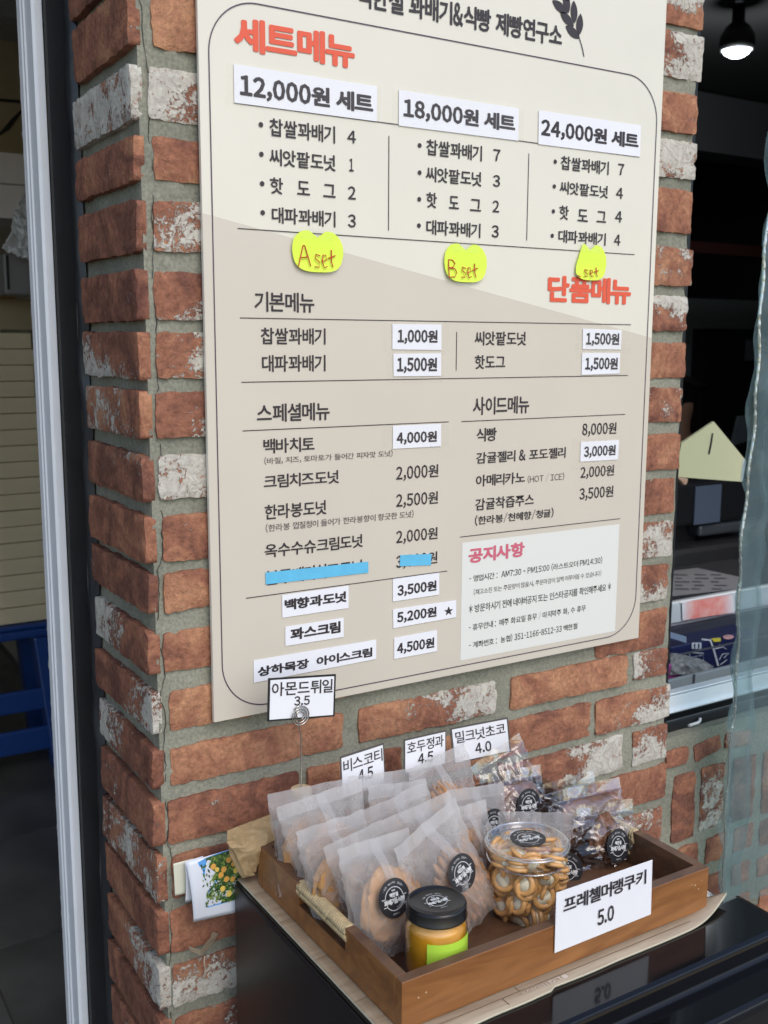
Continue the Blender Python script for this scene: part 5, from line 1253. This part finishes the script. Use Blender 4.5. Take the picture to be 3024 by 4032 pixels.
m = MB(); m.slab([onY(2634, 2612, .262), onY(2640, 2614, .262), onY(2700, 2655, .262), onY(2632, 2678, .262)], .012); m.build('scoop_blade', simple('magenta', (.42, .05, .28), .4), sco, bevel=.003)
# coffee machine with blue label
cof = root('coffee_machine', onY(2800, 2230, .9), 'black coffee machine with a bluish label behind the freezer', 'coffee machine')
qbox('machine_body', 2640, 1892, 2990, 2060, .95, .4, simple('machine_black', (.008, .009, .011), .25), cof, .012)
qbox('machine_base', 2640, 2140, 2990, 2235, .93, .42, simple('machine_base', (.014, .014, .016), .4), cof, .02)
qbox('machine_column', 2640, 2050, 2740, 2150, 1.0, .3, simple('machine_black2', (.006, .006, .008), .3), cof, .004)
qbox('drip_tray', 2755, 2055, 2990, 2100, .96, .3, simple('tray_grey', (.035, .042, .05), .35), cof, .01)
o, _ = qbox('blue_label', 2736, 1912, 2838, 2060, .945, .004, simple('dim_blue', (.055, .075, .115), .4), cof, 0)
# pentagon number card
nb = root('number_card', onY(2800, 1885, .30), 'yellowish pentagonal wooden number card with one pen stroke beside the pillar', 'number card')
Pn = [(2668, 1878), (2923, 1897), (2936, 1812), (2811, 1660), (2684, 1745), (2672, 1800)]
F3 = [onY(x, y, .30) for x, y in Pn]; B3 = [v + Vector((0, .006, 0)) for v in F3]; n_ = len(F3)
mk('card_plate', F3 + B3, [tuple(range(n_)), tuple(range(2 * n_ - 1, n_ - 1, -1))] + [(i, n_ + i, n_ + (i + 1) % n_, (i + 1) % n_) for i in range(n_)], simple('yellow_board', (.64, .60, .36), .5), nb)
MB().slab([onY(2926, 1808, .299), onY(2938, 1815, .299), onY(2924, 1896, .299), onY(2917, 1892, .299)], .008).build('white_edge', simple('white_edge', (.6, .62, .62), .4), nb)
MB().tube([onY(2806, 1706, .299), onY(2799, 1750, .299), onY(2791, 1788, .299)], [.0018, .0022, .0020], 6).build('pen_stroke', INK, nb)
# person deep inside: head, torso, arm; thumb and hand hold the card
SKIN = simple('dim_skin', (.38, .20, .13), .6); HAIR = simple('black_hair', (.012, .01, .01), .5); CLO = simple('dark_clothes', (.018, .022, .035), .8)
hp_ = onY(2668, 1590, 2.4)
per = root('person', (hp_.x, hp_.y, 0), 'person in dark clothes half hidden behind the pillar inside the shop', 'person')
def skin_body(name, pts, edges, rad, mat, parent, sub=2):
    me = bpy.data.meshes.new(name); me.from_pydata(pts, edges, []); o = bpy.data.objects.new(name, me); COL.objects.link(o)
    md = o.modifiers.new('k', 'SKIN'); md.use_smooth_shade = True
    for i, r_ in enumerate(rad): me.skin_vertices[0].data[i].radius = (r_, r_)
    me.skin_vertices[0].data[0].use_root = True
    s = o.modifiers.new('s', 'SUBSURF'); s.levels = sub; s.render_levels = sub
    dg = bpy.context.evaluated_depsgraph_get(); m2 = bpy.data.meshes.new_from_object(o.evaluated_get(dg)); bpy.data.objects.remove(o)
    V = [v.co.copy() for v in m2.vertices]; F = [tuple(f.vertices) for f in m2.polygons]
    return mk(name, V, F, mat, parent, smooth=True)
hx, hy, hz = hp_
skin_body('body', [(hx, hy, hz - .62), (hx, hy, hz - .40), (hx, hy, hz - .22), (hx, hy, hz - .14), (hx, hy, hz - .03), (hx, hy - .01, hz + .06), (hx + .17, hy, hz - .22), (hx + .22, hy - .05, hz - .45), (hx + .12, hy - .25, hz - .40), (hx - .17, hy, hz - .22), (hx - .22, hy - .05, hz - .45), (hx - .1, hy, hz - .75), (hx - .1, hy, hz - 1.0), (hx - .1, hy, .04), (hx + .1, hy, hz - .75), (hx + .1, hy, hz - 1.0), (hx + .1, hy, .04)],
          [(0, 1), (1, 2), (2, 3), (3, 4), (4, 5), (2, 6), (6, 7), (7, 8), (2, 9), (9, 10), (0, 11), (11, 12), (12, 13), (0, 14), (14, 15), (15, 16)], [.15, .14, .13, .055, .085, .08, .06, .045, .035, .06, .045, .09, .06, .045, .09, .06, .045], SKIN, per)
skin_body('clothing', [(hx, hy, hz - .62), (hx, hy, hz - .40), (hx, hy, hz - .23), (hx + .175, hy, hz - .24), (hx + .225, hy - .05, hz - .46), (hx - .175, hy, hz - .24), (hx - .225, hy - .05, hz - .46), (hx - .1, hy, hz - .8), (hx - .1, hy, .12), (hx + .1, hy, hz - .8), (hx + .1, hy, .12)],
          [(0, 1), (1, 2), (2, 3), (3, 4), (2, 5), (5, 6), (0, 7), (7, 8), (0, 9), (9, 10)], [.17, .16, .15, .075, .06, .075, .06, .10, .07, .10, .07], CLO, per)
skin_body('hair', [(hx, hy + .03, hz + .02), (hx, hy + .01, hz + .085), (hx, hy + .05, hz - .08)], [(0, 1), (0, 2)], [.105, .09, .07], HAIR, per)
nbp = onY(2690, 1893, .30)
pg = root('peg_foot', nbp, 'pinkish peg under the lower left corner of the pentagonal card', 'peg')
MB().slab([onY(2668, 1880, .296), onY(2712, 1884, .296), onY(2708, 1905, .296), onY(2698, 1913, .296), ], .012).add([], []).build('peg', simple('peg_pink', (.50, .30, .20), .5), pg, bevel=.003)
# pendant lamp
lm = root('pendant_lamp', onY(2900, 120, 1.6), 'black pendant lamp with a lit white bulb in the dark room', 'pendant lamp')
lc = onY(2903, 160, 1.6)
LS = .80
prof = [(r_ * LS, z_ * LS) for r_, z_ in [(.018, .16), (.028, .15), (.03, .08), (.055, .06), (.078, .02), (.080, -.02), (.074, -.045), (.070, -.043), (.074, -.02)]]
o = MB().lathe(prof, lc, 36).build('lamp_shade', simple('lamp_black', (.004, .004, .004), .5), lm, smooth=True)
pt = bpy.data.lights.new('lamp_light', 'POINT'); pt.energy = 4; pt.shadow_soft_size = .06; pt.color = (.9, .95, 1)
po = bpy.data.objects.new('lamp_light', pt); link(po, lm, Matrix.Translation(lc + Vector((0, 0, -.14))))
prof = [(r_ * LS, z_ * LS) for r_, z_ in [(.0005, -.078), (.03, -.072), (.055, -.058), (.068, -.040)]]
MB().lathe(prof, lc, 36).build('lit_bulb', emit_mat('lamp_white', (.85, .92, 1.0), 2.2), lm, smooth=True)
MB().tube([lc + Vector((0, 0, .16)), Vector((lc.x, lc.y, 2.75))], .004, 6).build('cord', simple('cord_black', (.01, .01, .01), .5), lm)
# dark room: far cupboard, notice, beams
GREYW = simple('far_grey_wall', (.17, .20, .205), .8)
o, _ = qbox('grey_partition', 2560, 1180, 3200, 2300, 3.3, .05, GREYW, None, 0); tag(o, 'dim grey partition at the far side of the dark room', 'partition')
o, _ = qbox('dark_cupboard', 2756, 1296, 3100, 1980, 3.2, .09, simple('cupboard_black', (.004, .004, .004), .7), None); tag(o, 'black cupboard in the dark room, right of the pillar', 'cupboard')
q1, _ = qbox('pinned_notice', 2935, 1338, 2992, 1420, 3.19, .003, simple('dim_notice', (.12, .12, .15), .6), None, 0); tag(q1, 'dim grey notice pinned on the black cupboard', 'notice')
o, _ = qbox('grey_beam', 2600, 395, 3300, 620, 2.6, .2, simple('beam_grey', (.16, .17, .18), .7), None); tag(o, 'dim grey ceiling beam below the pendant lamp', 'beam')
o, _ = qbox('brown_beam', 2600, 965, 3300, 1010, 2.5, .15, simple('beam_brown', (.07, .02, .018), .6), None); tag(o, 'dark brown rail across the dark room', 'rail')
MB_ = MB().slab([onY(2915, 1640, 1.9), onY(2975, 1635, 1.9), onY(2968, 1730, 1.9), onY(2888, 1755, 1.9)], .02).build('grey_jug', simple('jug_grey', (.10, .11, .12), .4)); tag(MB_, 'slanted grey sheet standing behind the pentagonal card', 'sheet')

# ------------------------------------------------------------------ vinyl curtain
vc = root('vinyl_curtain', (1.1, -.03, 1.2), 'pale blue clear vinyl curtain with a ribbed edge at the right', 'vinyl curtain')
VIN = film_mat('blue_vinyl', None, .17, .75, (.27, .38, .40), .09, .012, 10, trans=(.84, .93, .94), gloss=.8)
def vsheet(name, x0, x1, y0, amp, seed, z0=.50, z1=2.45, edge=True):
    V = []; F = []; nx_, nz_ = 46, 260
    for j_ in range(nz_ + 1):
        z = z0 + (z1 - z0) * j_ / nz_
        xe = x0 + max(0, z - 1.15) * .028 + .004 * math.sin(z * 14 + seed) + .0022 * math.sin(z * 52) + .0015 * noise.noise(Vector((z * 40, seed, 0)))
        for i in range(nx_ + 1):
            u = i / nx_; x = xe + u * (x1 - x0)
            y = y0 + amp * math.sin(u * 9 + seed + z * 1.5) + .013 * noise.noise(Vector((x * 7, z * 16, seed))) + .0035 * math.sin(z * 60 + u * 3) * math.exp(-u * 14)
            V.append((x, y, z))
    for j_ in range(nz_):
        for i in range(nx_): k = j_ * (nx_ + 1) + i; F.append((k, k + 1, k + nx_ + 2, k + nx_ + 1))
    mk(name, V, F, VIN, vc, smooth=True)
vsheet('vinyl_sheet', 1.006, 1.50, -.045, .006, 1.0)
vsheet('folded_layer', 1.016, 1.085, -.030, .004, 4.0)
ed = MB(); P = []
for k in range(300):
    z = .50 + 1.95 * k / 299; P.append((1.006 + max(0, z - 1.15) * .028 + .004 * math.sin(z * 14 + 1) + .0022 * math.sin(z * 52), -.046, z))
ed.tube(P, [.0022 + .0014 * abs(math.sin(k * 1.1)) for k in range(300)], 6); ed.build('ribbed_edge', clear_mat('vinyl_edge', (.80, .93, .90), .35, .9, .08, .002, 60), vc, smooth=True)

print('objects', len(bpy.data.objects), 'pretzels', cnt)
